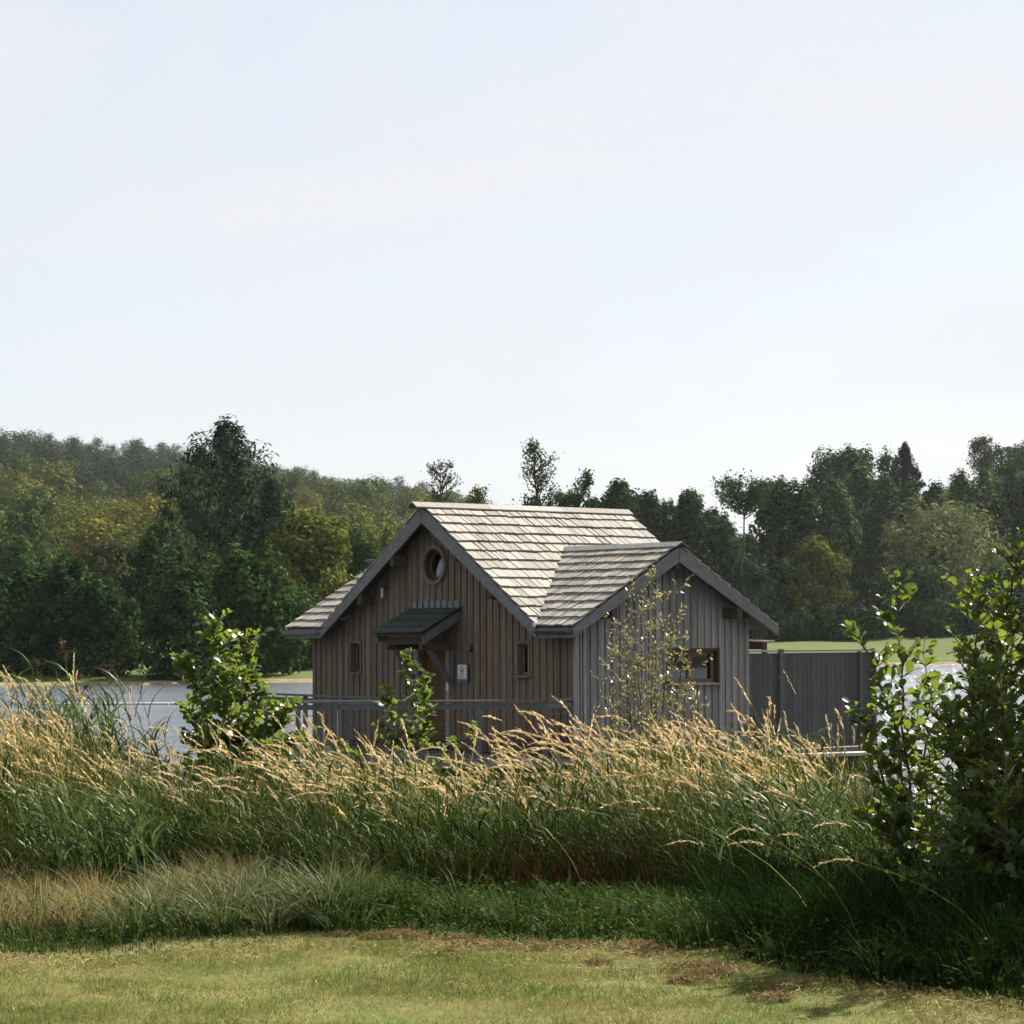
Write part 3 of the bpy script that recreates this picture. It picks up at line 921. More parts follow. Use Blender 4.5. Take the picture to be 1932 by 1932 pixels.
# ------------------------------------------------------------------ foliage clouds
def leaf_quads(P, Nrm, size, asp=.55, droop=0.0):
    n = len(P)
    rnd = rng.normal(size=(n, 3))
    if droop: rnd[:, 2] -= droop * 3
    Nrm = Nrm / np.linalg.norm(Nrm, axis=1, keepdims=True).clip(1e-6)
    a = rnd - Nrm * (rnd * Nrm).sum(1, keepdims=True)
    a /= np.linalg.norm(a, axis=1, keepdims=True).clip(1e-6)
    b = np.cross(Nrm, a)
    s = np.asarray(size).reshape(-1, 1) * np.ones((n, 1))
    w = s * asp * .5
    v = np.stack([P - a * s * .5, P + b * w - a * s * .08 + Nrm * s * .06, P + a * s * .5, P - b * w - a * s * .08 + Nrm * s * .06], 1).reshape(-1, 3)
    f = np.arange(4 * n).reshape(-1, 4)
    return v, f

ENV = {
    'round': lambda t: np.sqrt(np.clip(1 - (2 * t - 1) ** 2, 0, 1)) ** .8,
    'bush': lambda t: np.clip(1 - t ** 2.4, 0, 1) ** .55 * (.78 + .22 * np.clip(t / .2, 0, 1)),
    'dome': lambda t: np.clip(1 - t ** 2, 0, 1) ** .5 * (.6 + .4 * np.clip(t / .5, 0, 1)),
    'cone': lambda t: np.clip(1 - t, 0, 1) ** .75 * (.8 + .2 * np.clip(t / .12, 0, 1)),
    'poplar': lambda t: np.sin(np.pi * np.clip(t, 0.02, .995) ** .8) ** .6,
    'tall': lambda t: np.clip(1 - np.abs(2 * t - .75) ** 2.2 / 1.4, 0.05, 1) ** .7,
    'umbrella': lambda t: np.clip(1 - ((t - .72) / .3) ** 2, 0.02, 1) ** .5,
}

def crown_points(n, W, H, env, nl, lob, flat=1.0, peaks=0, fill=.45):
    """points and outward directions in a crown W wide and H tall standing on z=0"""
    e = ENV[env]
    # lobes: clumps that give the uneven outline
    t = rng.beta(1.1, 1.0, nl)
    ph = rng.uniform(0, 2 * np.pi, nl)
    rr = e(t) * W / 2
    lr = lob * W * rng.uniform(.55, 1.25, nl)
    d = np.maximum(rr - lr * .5, 0) * np.where(rng.random(nl) < .8, 1, rng.random(nl))
    c = np.stack([np.cos(ph) * d, np.sin(ph) * d, np.minimum(np.maximum(t * H, lr * .5), H - lr * rng.uniform(.75, 1.7, nl))], 1)
    if peaks:
        for k in range(peaks):
            a_ = rng.uniform(0, 2 * np.pi); q = rng.uniform(.0, .33) * W / 2
            for z_, s_ in ((.86, .9), (.93, .6), (.985, .34)):
                c = np.vstack([c, [[math.cos(a_) * q, math.sin(a_) * q, H * (z_ - .02 * k)]]]); lr = np.append(lr, lob * W * s_)
    w = lr ** 2; w /= w.sum()
    nf = int(n * fill); n_ = n; n = n - nf
    k = rng.choice(len(c), n, p=w)
    u = rng.normal(size=(n, 3)); u /= np.linalg.norm(u, axis=1, keepdims=True)
    q = lr[k] * rng.random(n) ** .30
    ax_ = c - np.array([0, 0, H * .35]); ax_ /= np.linalg.norm(ax_, axis=1, keepdims=True).clip(1e-6)
    ax_ = ax_ + np.array([0, 0, .7]) + rng.normal(0, .35, ax_.shape); ax_ /= np.linalg.norm(ax_, axis=1, keepdims=True)
    dt = (u * ax_[k]).sum(1, keepdims=True)
    u2 = u * .80 + ax_[k] * dt * .85; u2[:, 2] *= flat
    u2 *= 1 + .10 * rng.normal(size=(n, 1)) * (dt > .3)
    P = c[k] + u2 * q[:, None]
    if nf:                                  # leaves through the body of the crown, its skin wavy
        tf = rng.beta(1.0, 1.15, nf); pf = rng.uniform(0, 2 * np.pi, nf)
        wav = .76 + .16 * np.sin(pf * 3 + tf * 9 + rng.uniform(0, 6)) + .10 * np.sin(pf * 7 - tf * 17 + rng.uniform(0, 6)) + .06 * np.sin(pf * 13 + tf * 31)
        rf = e(tf) * W / 2 * wav * rng.random(nf) ** .3
        Pf = np.stack([np.cos(pf) * rf, np.sin(pf) * rf, tf * H * .97], 1)
        uf = np.stack([np.cos(pf), np.sin(pf), (tf - .4) * 1.6], 1); uf /= np.linalg.norm(uf, axis=1, keepdims=True)
        P = np.vstack([P, Pf]); u = np.vstack([u, uf]); n = n_
    P[:, 2] = np.maximum(P[:, 2], .03 * H * rng.random(n))
    ax = P - np.array([0, 0, H * .45])
    ax /= np.linalg.norm(ax, axis=1, keepdims=True).clip(1e-6)
    Nn = u * 1.0 + ax * .4 + rng.normal(size=(n, 3)) * .30 + np.array([0, 0, .25])
    return P, Nn, c, lr

LM_ = {}
def lm(key, cols, **kw):
    LM_[key] = leaf_mat('foliage ' + key, cols, **kw)
FT = dict(trans=.16)
lm('dark', ((.010, .024, .010), (.024, .047, .017), (.086, .138, .045)), patch=(.014, .033, .012), pscale=.3, **FT)
lm('mid', ((0.0143, 0.0326, 0.0095), (0.0326, 0.0614, 0.0162), (0.1102, 0.1620, 0.0474)), patch=(0.0204, 0.0442, 0.0121), pscale=.3, **FT)
lm('olive', ((0.0428, 0.0576, 0.0108), (0.0816, 0.0979, 0.0175), (0.2066, 0.2138, 0.0474)), patch=(0.0510, 0.0749, 0.0135), pscale=.25, **FT)
lm('gold', ((.085, .080, .014), (.140, .128, .020), (.25, .21, .040)), patch=(.070, .088, .018), pscale=.22, **FT)
lm('willow', ((0.0122, 0.0278, 0.0135), (0.0286, 0.0518, 0.0257), (0.1170, 0.1620, 0.1003)), patch=(0.0122, 0.0288, 0.0135), pscale=.3, **FT)
lm('greywillow', ((.105, .118, .048), (.165, .178, .075), (.31, .31, .15)), patch=(.090, .112, .042), pscale=.25, **FT)
lm('poplar', ((0.0245, 0.0499, 0.0189), (0.0530, 0.0902, 0.0324), (0.1652, 0.2268, 0.1003)), patch=(0.0306, 0.0576, 0.0216), pscale=.25, **FT)
lm('conifer', ((0.0061, 0.0125, 0.0108), (0.0112, 0.0202, 0.0162), (0.0302, 0.0493, 0.0365)), patch=(0.0092, 0.0163, 0.0121), pscale=.3, **FT)
lm('russet', ((0.0408, 0.0442, 0.0189), (0.0673, 0.0653, 0.0284), (0.1377, 0.1192, 0.0547)), patch=(0.0408, 0.0518, 0.0203), pscale=.25, **FT)
lm('hilldark', ((0.0224, 0.0365, 0.0216), (0.0388, 0.0538, 0.0338), (0.0991, 0.1218, 0.0802)), patch=(0.0275, 0.0413, 0.0257), pscale=.02, **FT)
lm('hillmid', ((0.0347, 0.0557, 0.0175), (0.0612, 0.0883, 0.0270), (0.1652, 0.2009, 0.0656)), patch=(0.0490, 0.0653, 0.0216), pscale=.02, **FT)
lm('hillolive', ((0.0571, 0.0672, 0.0149), (0.1000, 0.1056, 0.0243), (0.2341, 0.2138, 0.0547)), patch=(0.0632, 0.0806, 0.0175), pscale=.02, **FT)
M['bark'] = plain('grey brown bark', (.06, .048, .036), .9, .1, 0, .4, 3.0)

def make_tree(name, label, px, wpx, ytop, Rd, env, mat, cat='tree', leafpx=7.5, dens=1.0, ybot=None, nl=34, lob=.15, asp=.55, flat=1.0, peaks=0, droop=0.0, trunk=True, group=None, lean=0.0, open_=False):
    if px > 1120 and Rd < 292: Rd = 297 + (Rd - 244) * .6
    if not open_: wpx *= 1.25
    x, y, z = at(px, Rd)
    top = height_of(ytop, Rd, px)
    H = max(top - z, 1.0); W = wpx / FPX * Rd
    zb = 0.0
    if ybot is not None: zb = max(height_of(ybot, Rd, px) - z, 0)
    root = empty(name, (x, y, z), random.uniform(0, 6.28)); tag(root, label, cat, group)
    root.rotation_euler = (0, 0, 0)
    s = leafpx / FPX * Rd
    Hc = H - zb
    n = int(dens * 10.0 * W * Hc / (s * s * .5))
    if n > 10500: s *= (n / 10500) ** .45
    n = max(300, min(n, 10500))
    P, Nn, c, lr = crown_points(n, W, Hc, env, int(nl * 1.7), lob * .78, flat, peaks, .32)
    if lean: P[:, 0] += lean * P[:, 2]; c[:, 0] += lean * c[:, 2]
    v, f = leaf_quads(P, Nn, s * rng.uniform(.7, 1.5, n), asp, droop)
    v[:, 2] += zb
    link('crown', np_mesh('crown', v, f, LM_[mat]), root)
    if trunk:
        tb = MB(); r0 = max(.012 * H, .08)
        ht = zb + Hc * .72
        tb.tube([(0, 0, -.3), (lean * ht * .3 + .02 * W, 0, ht * .35), (lean * ht * .7, .02 * W, ht * .7), (lean * ht, 0, ht)], [r0 * 1.25, r0, r0 * .6, r0 * .15], 7)
        big = np.argsort(-lr)[:10 if not open_ else 26]
        for k in big:
            cc = c[k] + np.array([0, 0, zb])
            h0 = min(max(cc[2] * .55, H * .08), ht * .9)
            a = Vector((lean * h0, 0, h0)); b = Vector(cc)
            mid_ = a.lerp(b, .5) + Vector((0, 0, .05 * H))
            tb.tube([tuple(a), tuple(mid_), tuple(b)], [r0 * .38, r0 * .24, r0 * .08], 5)
        tb.build('trunk', M['bark'], root)
    return root

def twig_tree(name, label, px, wpx, ytop, Rd, mat, ybot, lean=0.0, leafpx=4.5, limbs=14, twigs=6, per=16, bare=.1, t0=.3, cat='tree', flat_top=False):
    x, y, z = at(px, Rd)
    H = height_of(ytop, Rd, px) - z; W = wpx / FPX * Rd; zb = max(height_of(ybot, Rd, px) - z, .1)
    root = empty(name, (x, y, z)); tag(root, label, cat)
    s = leafpx / FPX * Rd
    tb = MB(); pts_ = []
    r = random.Random(int(px))
    trunk_p = [Vector((lean * H * (k / 8) + r.gauss(0, .012) * H * (k > 0), r.gauss(0, .01) * H, -.3 + (H * .97 + .3) * k / 8)) for k in range(9)]
    r0 = .010 * H + .04
    tb.tube([tuple(p) for p in trunk_p], [r0 * (1.15 - k / 8) for k in range(9)], 6)
    for i in range(limbs):
        f_ = t0 + (.98 - t0) * (i + r.random()) / limbs
        zz = zb + (H - zb) * f_
        q = zz / (H * .97) * 8; i_ = min(int(q), 7); p0 = trunk_p[i_].lerp(trunk_p[i_ + 1], q - i_)
        a = r.uniform(0, 6.28)
        ln_ = W * .5 * r.uniform(.55, 1.05) * ((1.0 if f_ > .35 else .7) if flat_top else (1.15 - .75 * f_))
        up = r.uniform(.25, .7) if flat_top else r.uniform(.5, 1.3)
        d = Vector((math.cos(a), math.sin(a), up)).normalized()
        if flat_top: p0 = p0 - Vector((0, 0, ln_ * .35))
        cur = p0.copy(); path = [cur.copy()]
        for k in range(5):
            d = (d + Vector((r.gauss(0, .16), r.gauss(0, .16), .10))).normalized()
            cur = cur + d * ln_ / 5
            cur.z = min(cur.z, H)
            path.append(cur.copy())
        tb.tube([tuple(p) for p in path], [r0 * .34 * (1.1 - k / 5) + .008 for k in range(6)], 4)
        for j in range(twigs):
            k = r.uniform(1.2, 5); kk = min(int(k), 4); pa_ = path[kk].lerp(path[kk + 1], k - kk)
            dd = (d + Vector((r.gauss(0, .6), r.gauss(0, .6), r.gauss(.15, .45)))).normalized()
            tl = ln_ * r.uniform(.22, .5); pb_ = pa_ + dd * tl
            tb.tube([tuple(pa_), tuple(pb_)], [.022, .008], 3)
            if r.random() < bare: continue
            for m_ in range(per):
                g = r.random() ** .8
                pts_.append(tuple(pa_.lerp(pb_, g) + Vector((r.gauss(0, 1), r.gauss(0, 1), r.gauss(0, 1))) * s * .85))
    tb.build('trunk', M['bark'], root)
    P = np.array(pts_); n = len(P)
    Nn = rng.normal(size=(n, 3)) + [0, 0, .6]
    v, f = leaf_quads(P, Nn, s * rng.uniform(.6, 1.4, n), .55)
    link('crown', np_mesh('crown', v, f, LM_[mat]), root)
    return root

T = make_tree
# left bank
T('lakeside_tree', 'dark green bushy tree at the far left edge of the photo by the water', 40, 170, 1075, 158, 'bush', 'dark', nl=40)
T('lakeside_tree', 'dark rounded tree with a high top in the left bank clump', 120, 150, 1056, 155, 'bush', 'dark', nl=40, peaks=2)
T('lakeside_tree', 'dark bushy tree at the right end of the left bank clump', 185, 130, 1085, 152, 'bush', 'dark', nl=36)
T('lakeside_tree', 'small dim bush behind the gap of lit grass on the left bank', 245, 60, 1130, 165, 'bush', 'mid', nl=24)
T('lakeside_tree', 'dark rounded bush standing right of the lit grass gap', 352, 128, 1076, 151, 'bush', 'dark', nl=40, peaks=1)
T('lakeside_tree', 'broad bush with pale sunlit right side, left of the cabin', 455, 190, 1036, 157, 'bush', 'mid', nl=50, peaks=1)
T('willow_tree', 'tallest tree on the left, feathery willow with pointed tops against the sky', 425, 205, 797, 192, 'tall', 'willow', leafpx=7, dens=1.1, ybot=1120, nl=90, lob=.12, asp=.3, peaks=4, droop=.3)
T('willow_tree', 'lower pale shoulder of feathery willow leaning right of the tallest tree', 512, 84, 905, 190, 'tall', 'willow', leafpx=5.5, ybot=1150, nl=34, lob=.15, asp=.3, peaks=1, droop=.3)
T('lakeside_tree', 'nearly black tree in shade at the left foot of the tall willow', 292, 95, 990, 182, 'round', 'dark', ybot=1210, nl=30)
T('lakeside_tree', 'broad olive green tree between the tall willow and the cabin', 590, 190, 968, 185, 'bush', 'olive', nl=54, lob=.13)
T('lakeside_tree', 'low green bush against the left corner of the cabin roof', 560, 130, 1110, 168, 'bush', 'mid', nl=36)
T('lakeside_tree', 'dark tree showing just left of the main gable slope', 690, 90, 1020, 205, 'bush', 'mid', nl=30)
T('valley_tree', 'round yellow green tree in the valley behind the main gable', 735, 110, 1000, 290, 'round', 'olive', ybot=1190, nl=34)
T('valley_tree', 'small round green tree in the valley right of the olive tree', 668, 80, 1000, 300, 'round', 'mid', ybot=1190, nl=30)
T('valley_tree', 'russet tinted tree above the left bank clump', 205, 120, 1020, 240, 'round', 'russet', ybot=1190, nl=34)
T('valley_tree', 'grey green round tree at the left edge above the bank clump', 25, 120, 1010, 260, 'round', 'mid', ybot=1200, nl=34)
# behind the ridge
twig_tree('thin_tree', 'sparse feathery tree with bare twigs above the left end of the ridge', 835, 130, 880, 215, 'russet', 1010, limbs=26, twigs=9, per=5, bare=.35, t0=.15, leafpx=5)
twig_tree('thin_tree', 'low sparse tree whose top just clears the ridge beside the feathery one', 905, 100, 928, 215, 'olive', 1010, limbs=20, twigs=8, per=7, bare=.2, t0=.1, leafpx=5)
twig_tree('thin_tree', 'slender leaning tree rising above the middle of the ridge', 1052, 150, 843, 200, 'mid', 1000, lean=-.10, limbs=24, twigs=9, per=10, bare=.18, t0=.02, leafpx=5.5)
twig_tree('thin_tree', 'smaller slender tree close right of the leaning tree above the ridge', 1102, 84, 898, 205, 'mid', 1010, limbs=20, twigs=7, per=9, bare=.15, t0=.05, leafpx=6)
twig_tree('thin_tree', 'tiny spindly sapling top just above the ridge', 992, 26, 930, 200, 'olive', 1000, limbs=8, twigs=4, per=4, bare=.4, leafpx=5)
T('lakeside_tree', 'low green treetop just showing over the ridge left of the leaning tree', 1012, 70, 938, 225, 'round', 'mid', ybot=1190, nl=30)
T('lakeside_tree', 'low green treetop just showing over the ridge between the two slender trees', 1078, 80, 932, 228, 'round', 'mid', ybot=1190, nl=30)
# right bank
T('lakeside_tree', 'low dark tree filling the treeline right of the two slender trees', 1140, 90, 940, 270, 'round', 'dark', ybot=1190, nl=34)
T('lakeside_tree', 'dark rounded tree low between the two tops over the right end of the ridge', 1200, 90, 938, 272, 'round', 'dark', ybot=1190, nl=34)
T('lakeside_tree', 'dark rounded tree just left of the twin pointed tops', 1266, 84, 948, 270, 'round', 'mid', ybot=1190, nl=34)
T('lakeside_tree', 'dark tree low in the gap left of the flat topped tree', 1340, 90, 962, 274, 'round', 'dark', ybot=1190, nl=34)
T('lakeside_tree', 'dark tree above the right end of the main ridge', 1165, 110, 912, 262, 'bush', 'dark', nl=40, peaks=1)
T('lakeside_tree', 'dark pointed tree second from the right end of the main ridge', 1230, 90, 930, 266, 'bush', 'dark', nl=36, peaks=2)
T('lakeside_tree', 'dark tree with twin pointed tops above the small gable peak', 1300, 100, 928, 264, 'bush', 'dark', nl=40, peaks=2)
T('lakeside_tree', 'dark broad tree behind the right slope of the small gable', 1370, 130, 985, 258, 'bush', 'dark', nl=44)
twig_tree('flat_topped_tree', 'flat topped tree with sky showing under its crown', 1402, 140, 919, 300, 'mid', 1010, limbs=30, twigs=8, per=15, bare=.05, t0=.55, leafpx=6, flat_top=True)
T('lakeside_tree', 'tall dark tree right of the flat topped one', 1475, 130, 906, 290, 'bush', 'dark', nl=44, peaks=3)
T('lakeside_tree', 'dark leafy tree in front of the poplars, middle of the right bank', 1520, 120, 915, 275, 'bush', 'dark', nl=40, peaks=1)
T('oak_tree', 'rounded dark oak crown standing clear above the right treeline', 1612, 135, 845, 400, 'round', 'dark', leafpx=6, ybot=975, nl=30, lob=.14)
T('conifer_tree', 'pointed dark conifer standing against the sky on the right', 1709, 80, 836, 410, 'cone', 'conifer', leafpx=5, dens=1.2, ybot=960, nl=70, lob=.07, asp=.35)
for (px, w, yt, lab) in ((1575, 70, 905, 'pale leaved poplar at the left end of the right poplar row'), (1622, 70, 880, 'tallest pale poplar below the oak crown'),
                         (1668, 66, 902, 'pale poplar between the oak and the conifer'), (1716, 70, 914, 'pale poplar standing right under the conifer'),
                         (1764, 70, 912, 'pale poplar just right of the conifer'), (1812, 70, 895, 'pale poplar above the left half of the grey willow dome'),
                         (1860, 72, 884, 'pale poplar above the right half of the grey willow dome'), (1910, 76, 872, 'pale poplar at the right edge of the photo'), (1965, 80, 862, 'pale poplar beyond the right edge of the row')):
    T('poplar_tree', lab, px, w * 1.3, yt, 330 + (px % 7) * 4, 'poplar', 'poplar', leafpx=6, nl=44, lob=.2, peaks=1, group='poplars in a row on the right bank')
twig_tree('sparse_tree', 'thin pale sparse tree on the skyline near the right edge', 1855, 100, 834, 520, 'russet', 915, limbs=30, twigs=8, per=8, bare=.15, t0=.1, leafpx=5)
T('skyline_tree', 'dark rounded tree on the skyline at the right edge', 1905, 90, 840, 520, 'round', 'mid', leafpx=5, ybot=930, nl=26)
T('willow_tree', 'large pale domed willow on the right bank', 1785, 245, 952, 285, 'dome', 'greywillow', leafpx=5.5, dens=1.1, ybot=1165, nl=80, lob=.11, asp=.28, droop=.25)
T('yellow_tree', 'yellow tinged rounded tree in front of the dark right bank', 1545, 110, 1016, 255, 'bush', 'olive', nl=40)
T('lakeside_tree', 'dark rounded tree in front of the domed willow', 1715, 150, 1068, 262, 'bush', 'dark', nl=44)
T('lakeside_tree', 'olive topped bush at the foot of the domed willow', 1690, 90, 1075, 270, 'bush', 'olive', nl=30)
T('grey_bush', 'grey green bush behind the right eave of the small gable', 1418, 90, 1068, 250, 'bush', 'willow', nl=34, asp=.35)
T('lakeside_tree', 'slim green tree right of the grey green bush', 1480, 80, 1050, 262, 'bush', 'mid', nl=30)
T('lakeside_tree', 'dark bush at the right edge of the photo below the poplars', 1890, 130, 1075, 262, 'bush', 'dark', nl=40)
T('lakeside_tree', 'dark bush partly beyond the right edge of the photo', 1985, 120, 1060, 262, 'bush', 'dark', nl=40)
for (px, w, yt, Rd, lab) in ((1500, 90, 1150, 244, 'left clump of the low dark hedge behind the mown bank'), (1562, 90, 1140, 246, 'middle clump of the low dark hedge behind the mown bank'),
                             (1625, 90, 1145, 244, 'right clump of the low dark hedge behind the mown bank'), (1600, 60, 1175, 239, 'small loose bush standing forward on the mown bank'),
                             (1770, 120, 1130, 250, 'low dark bush behind the mown bank under the domed willow')):
    T('hedge_bush', lab, px, w, yt, Rd, 'bush', 'dark', cat='bush', nl=30, trunk=False, group='low bushes behind the mown bank')

# woods on the hills: a few kinds, copied as trees of their own
protos = {}
def hill_proto(key, mat, n, asp=.6):
    W, H = 10.0, 11.0
    P, Nn, c, lr = crown_points(n, W, H, 'round', 26, .17)
    v, f = leaf_quads(P, Nn, .55 * rng.uniform(.7, 1.4, n), asp)
    v[:, 2] += 1.0
    protos[key] = np_mesh('hill_tree', v, f, LM_[mat])
for k in range(3):
    hill_proto('hilldark%d' % k, 'hilldark', 2600); hill_proto('mid%d' % k, 'hillmid', 2600)
hill_proto('olive0', 'hillolive', 2600); hill_proto('olive1', 'hillolive', 2600); hill_proto('gold0', 'gold', 2600); hill_proto('gold1', 'gold', 2600)
hill_lab = {'hilldark': 'dull dark green crown', 'mid': 'mid green crown', 'olive': 'olive green crown', 'gold': 'golden autumn crown'}
cnt = 0
cells = []
for Rd in np.concatenate([np.arange(330, 900, 34), np.arange(900, 1140, 30)]):
    step = 8.6 if Rd < 900 else 10
    for x in np.arange(-.26 * Rd, .0 * Rd + 30, step):
        cells.append((x + rng.uniform(-3, 3), Rd + rng.uniform(-14, 14)))
def hill_vis(cells):
    """keep the crowns that can be seen over the ones in front"""
    best = {}
    keep = []
    for x, y in sorted(cells, key=lambda q: q[1]):
        z = float(ground(x, y)) + 10
        px = 966 + x / y * FPX; py = 1197 - (z - EYE) / y * FPX
        wpx = 9 / y * FPX
        bins = range(int((px - wpx * .4) // 8), int((px + wpx * .4) // 8) + 1)
        old = max(best.get(b, 1140) for b in bins)
        if py < old - 7:
            keep.append((x, y, px, py))
            for b in bins: best[b] = min(best.get(b, 1140), py)
    return keep
vis = hill_vis(cells)
vis = [q for q in vis if -120 < q[2] < 1130]
print('hill crowns', len(vis))
hill_n = 0
mass_pts = []
for x, y, px, py in vis:
    gold = py > 900 and y < 900 and py < 1090 and px < 340 and y < 930
    r = rng.random()
    if gold: kind = 'gold' if r < .27 else ('olive' if r < .48 else 'mid')
    elif y > 900 or (py < 895 and px < 420): kind = 'hilldark'
    elif px > 500: kind = 'olive' if r < .25 else 'mid'
    else: kind = 'mid' if r < .6 else ('olive' if r < .8 else 'hilldark')
    key = kind + str(int(rng.integers(0, 3 if kind in ('hilldark', 'mid') else 2)))
    sc = (rng.uniform(.8, 1.25) if y < 860 else rng.uniform(.85, 1.05))
    mw = Matrix.Translation((x, y, float(ground(x, y)) - .6)) @ Matrix.Rotation(rng.uniform(0, 6.28), 4, 'Z') @ Matrix.Diagonal((sc * rng.uniform(.9, 1.15), sc * rng.uniform(.9, 1.15), sc * rng.uniform(.85, 1.2), 1))
    hill_n += 1
    o = link('hill_tree', protos[key], None, mw)
    zone = ('at the left photo edge' if px < 120 else 'left of the tall willow' if px < 300 else 'behind the tall willow' if px < 560
            else 'right of the tall willow' if px < 790 else 'behind the cabin roof')
    lev = 'top' if y > 900 else 'middle' if y > 600 else 'foot'
    lab = '%s on the %s of the hill, %s' % (hill_lab[kind], lev, zone)
    tag(o, lab, 'tree', 'hill wood: ' + lab)

# right hill, behind the poplars
rc = []
for Rd in np.arange(360, 620, 26):
    for x in np.arange(.085 * Rd, .235 * Rd, 8.5):
        rc.append((x + rng.uniform(-3, 3), Rd + rng.uniform(-10, 10)))
for x, y in rc:
    key = ['mid0', 'mid1', 'mid2', 'hilldark0', 'olive0'][int(rng.integers(0, 5))]
    sc = rng.uniform(.8, 1.2)
    if len([1 for q in vis]) and rng.random() < .45: continue
    o = link('hill_tree', protos[key], None, Matrix.Translation((x, y, float(ground(x, y)) - .6)) @ Matrix.Rotation(rng.uniform(0, 6.28), 4, 'Z') @ Matrix.Scale(sc, 4))
    bx = 966 + x / y * FPX
    lab = '%s in the wood behind the poplars, %s' % ({'m': 'mid green crown', 'h': 'dull dark green crown', 'o': 'olive green crown'}[key[0]],
          'left of the conifer' if bx < 1680 else 'above the domed willow' if bx < 1880 else 'at the right photo edge')
    tag(o, lab, 'tree', 'hill wood: ' + lab)

# ------------------------------------------------------------------ grasses
def edge_y(x):
    """distance of the mown edge, measured along the view axis"""
    pxs = np.array([-300, 0, 174, 348, 500, 562, 744, 885, 1026, 1202, 1272, 1376, 1548, 1932, 2300])
    pys = np.array([1793, 1792, 1787, 1774, 1768, 1753, 1750, 1775, 1782, 1796, 1807, 1818, 1857, 1916, 1935])
    ds = EYE * FPX / (pys - 1195.85); xs = (pxs - 966) / FPX * ds
    o = np.argsort(xs)
    return np.interp(x, xs[o], ds[o])

def blades(B, h, lean, width, segs=3, curl=.5, tip=0.0, face=None):
    """B (n,3) feet, h heights, lean (n,2) sideways reach as a share of height; tapered bent strips"""
    n = len(B)
    t = np.linspace(0, 1, segs + 1)
    h = np.asarray(h).reshape(-1, 1); width = (np.asarray(width) * np.ones(n)).reshape(-1, 1)
    lx = lean[:, :1] * h; ly = lean[:, 1:2] * h
    lm_ = np.sqrt(lean[:, :1] ** 2 + lean[:, 1:2] ** 2)
    cx = B[:, :1] + lx * (t ** 1.8); cy = B[:, 1:2] + ly * (t ** 1.8)
    cz = B[:, 2:3] + h * (t - curl * np.clip(lm_, 0, 1.6) * .5 * t ** 2.5)
    if face is None:
        a = rng.uniform(0, 2 * np.pi, (n, 1))
    else:
        a = face + rng.normal(0, .6, (n, 1))
    wx, wy = np.cos(a), np.sin(a)
    prof = np.clip(np.minimum(1, .6 + t * 1.5) * (1 - t) ** .7 + tip * t, 0.04, None)
    w = width * prof * .5
    v = np.empty((n, segs + 1, 2, 3))
    v[:, :, 0, 0] = cx - wx * w; v[:, :, 0, 1] = cy - wy * w; v[:, :, 0, 2] = cz
    v[:, :, 1, 0] = cx + wx * w; v[:, :, 1, 1] = cy + wy * w; v[:, :, 1, 2] = cz
    base = (np.arange(n) * (segs + 1) * 2)[:, None]
    k = np.arange(segs)[None, :] * 2
    f = np.stack([base + k, base + k + 1, base + k + 3, base + k + 2], -1).reshape(-1, 4)
    return v.reshape(-1, 3), f

def merge(parts):
    vs_, fs, n = [], [], 0
    for v, f in parts:
        vs_.append(v); fs.append(f + n); n += len(v)
    return np.vstack(vs_), np.vstack(fs)

def stuff(name, v, f, mat, label=None):
    o = link(name, np_mesh(name, v, f, mat))
    tag(o, label, None, None, 'stuff')
    return o

def scatter(n, x0, x1, y0, y1, fn=None):
    """n points over a wedge that widens with distance; fn gives a keep probability"""
    y = rng.uniform(y0, y1, n); x = rng.uniform(x0, x1, n)
    if fn is not None:
        k = rng.random(n) < fn(x, y); x, y = x[k], y[k]
    return x, y, ground(x, y)

def vnoise(x, y, s, seed=0):
    """cheap smooth value noise in numpy"""
    x = np.asarray(x) * s + seed * 17.3; y = np.asarray(y) * s + seed * 7.7
    xi, yi = np.floor(x), np.floor(y); fx, fy = x - xi, y - yi
    fx, fy = fx * fx * (3 - 2 * fx), fy * fy * (3 - 2 * fy)
    h = lambda a, b: np.modf(np.abs(np.sin(a * 127.1 + b * 311.7) * 43758.5453))[0]
    return (h(xi, yi) * (1 - fx) + h(xi + 1, yi) * fx) * (1 - fy) + (h(xi, yi + 1) * (1 - fx) + h(xi + 1, yi + 1) * fx) * fy

GM = {}
GM['lawn'] = leaf_mat('mown grass', ((.065, .100, .018), (.120, .145, .032), (.22, .215, .075)), trans=.35, patch=(.25, .205, .085), pscale=1.4)
GM['lawn_green'] = leaf_mat('green lawn tufts', ((.040, .075, .012), (.075, .115, .022), (.13, .17, .040)), trans=.35)
GM['straw'] = leaf_mat('cut dry grass', ((.17, .135, .055), (.27, .215, .095), (.40, .33, .17)), trans=.25, rough=.8)
GM['thatch'] = leaf_mat('brown thatch', ((.12, .088, .040), (.20, .150, .072), (.32, .25, .125)), trans=.2, rough=.9)
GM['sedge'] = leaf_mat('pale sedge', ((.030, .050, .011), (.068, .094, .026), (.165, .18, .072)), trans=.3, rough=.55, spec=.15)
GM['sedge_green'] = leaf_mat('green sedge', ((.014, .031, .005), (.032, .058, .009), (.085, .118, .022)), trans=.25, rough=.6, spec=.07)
GM['green'] = leaf_mat('tall green grass', ((.007, .018, .003), (.021, .048, .006), (.085, .135, .018)), trans=.17, rough=.6, spec=.10, patch=(.075, .095, .018), pscale=1.1)
GM['brown'] = leaf_mat('dead brown stems', ((.022, .012, .006), (.042, .023, .010), (.085, .048, .020)), trans=.15, rough=.8)
GM['seed'] = leaf_mat('straw seed heads', ((.38, .28, .14), (.50, .385, .20), (.64, .51, .30)), trans=.45, rough=.7)
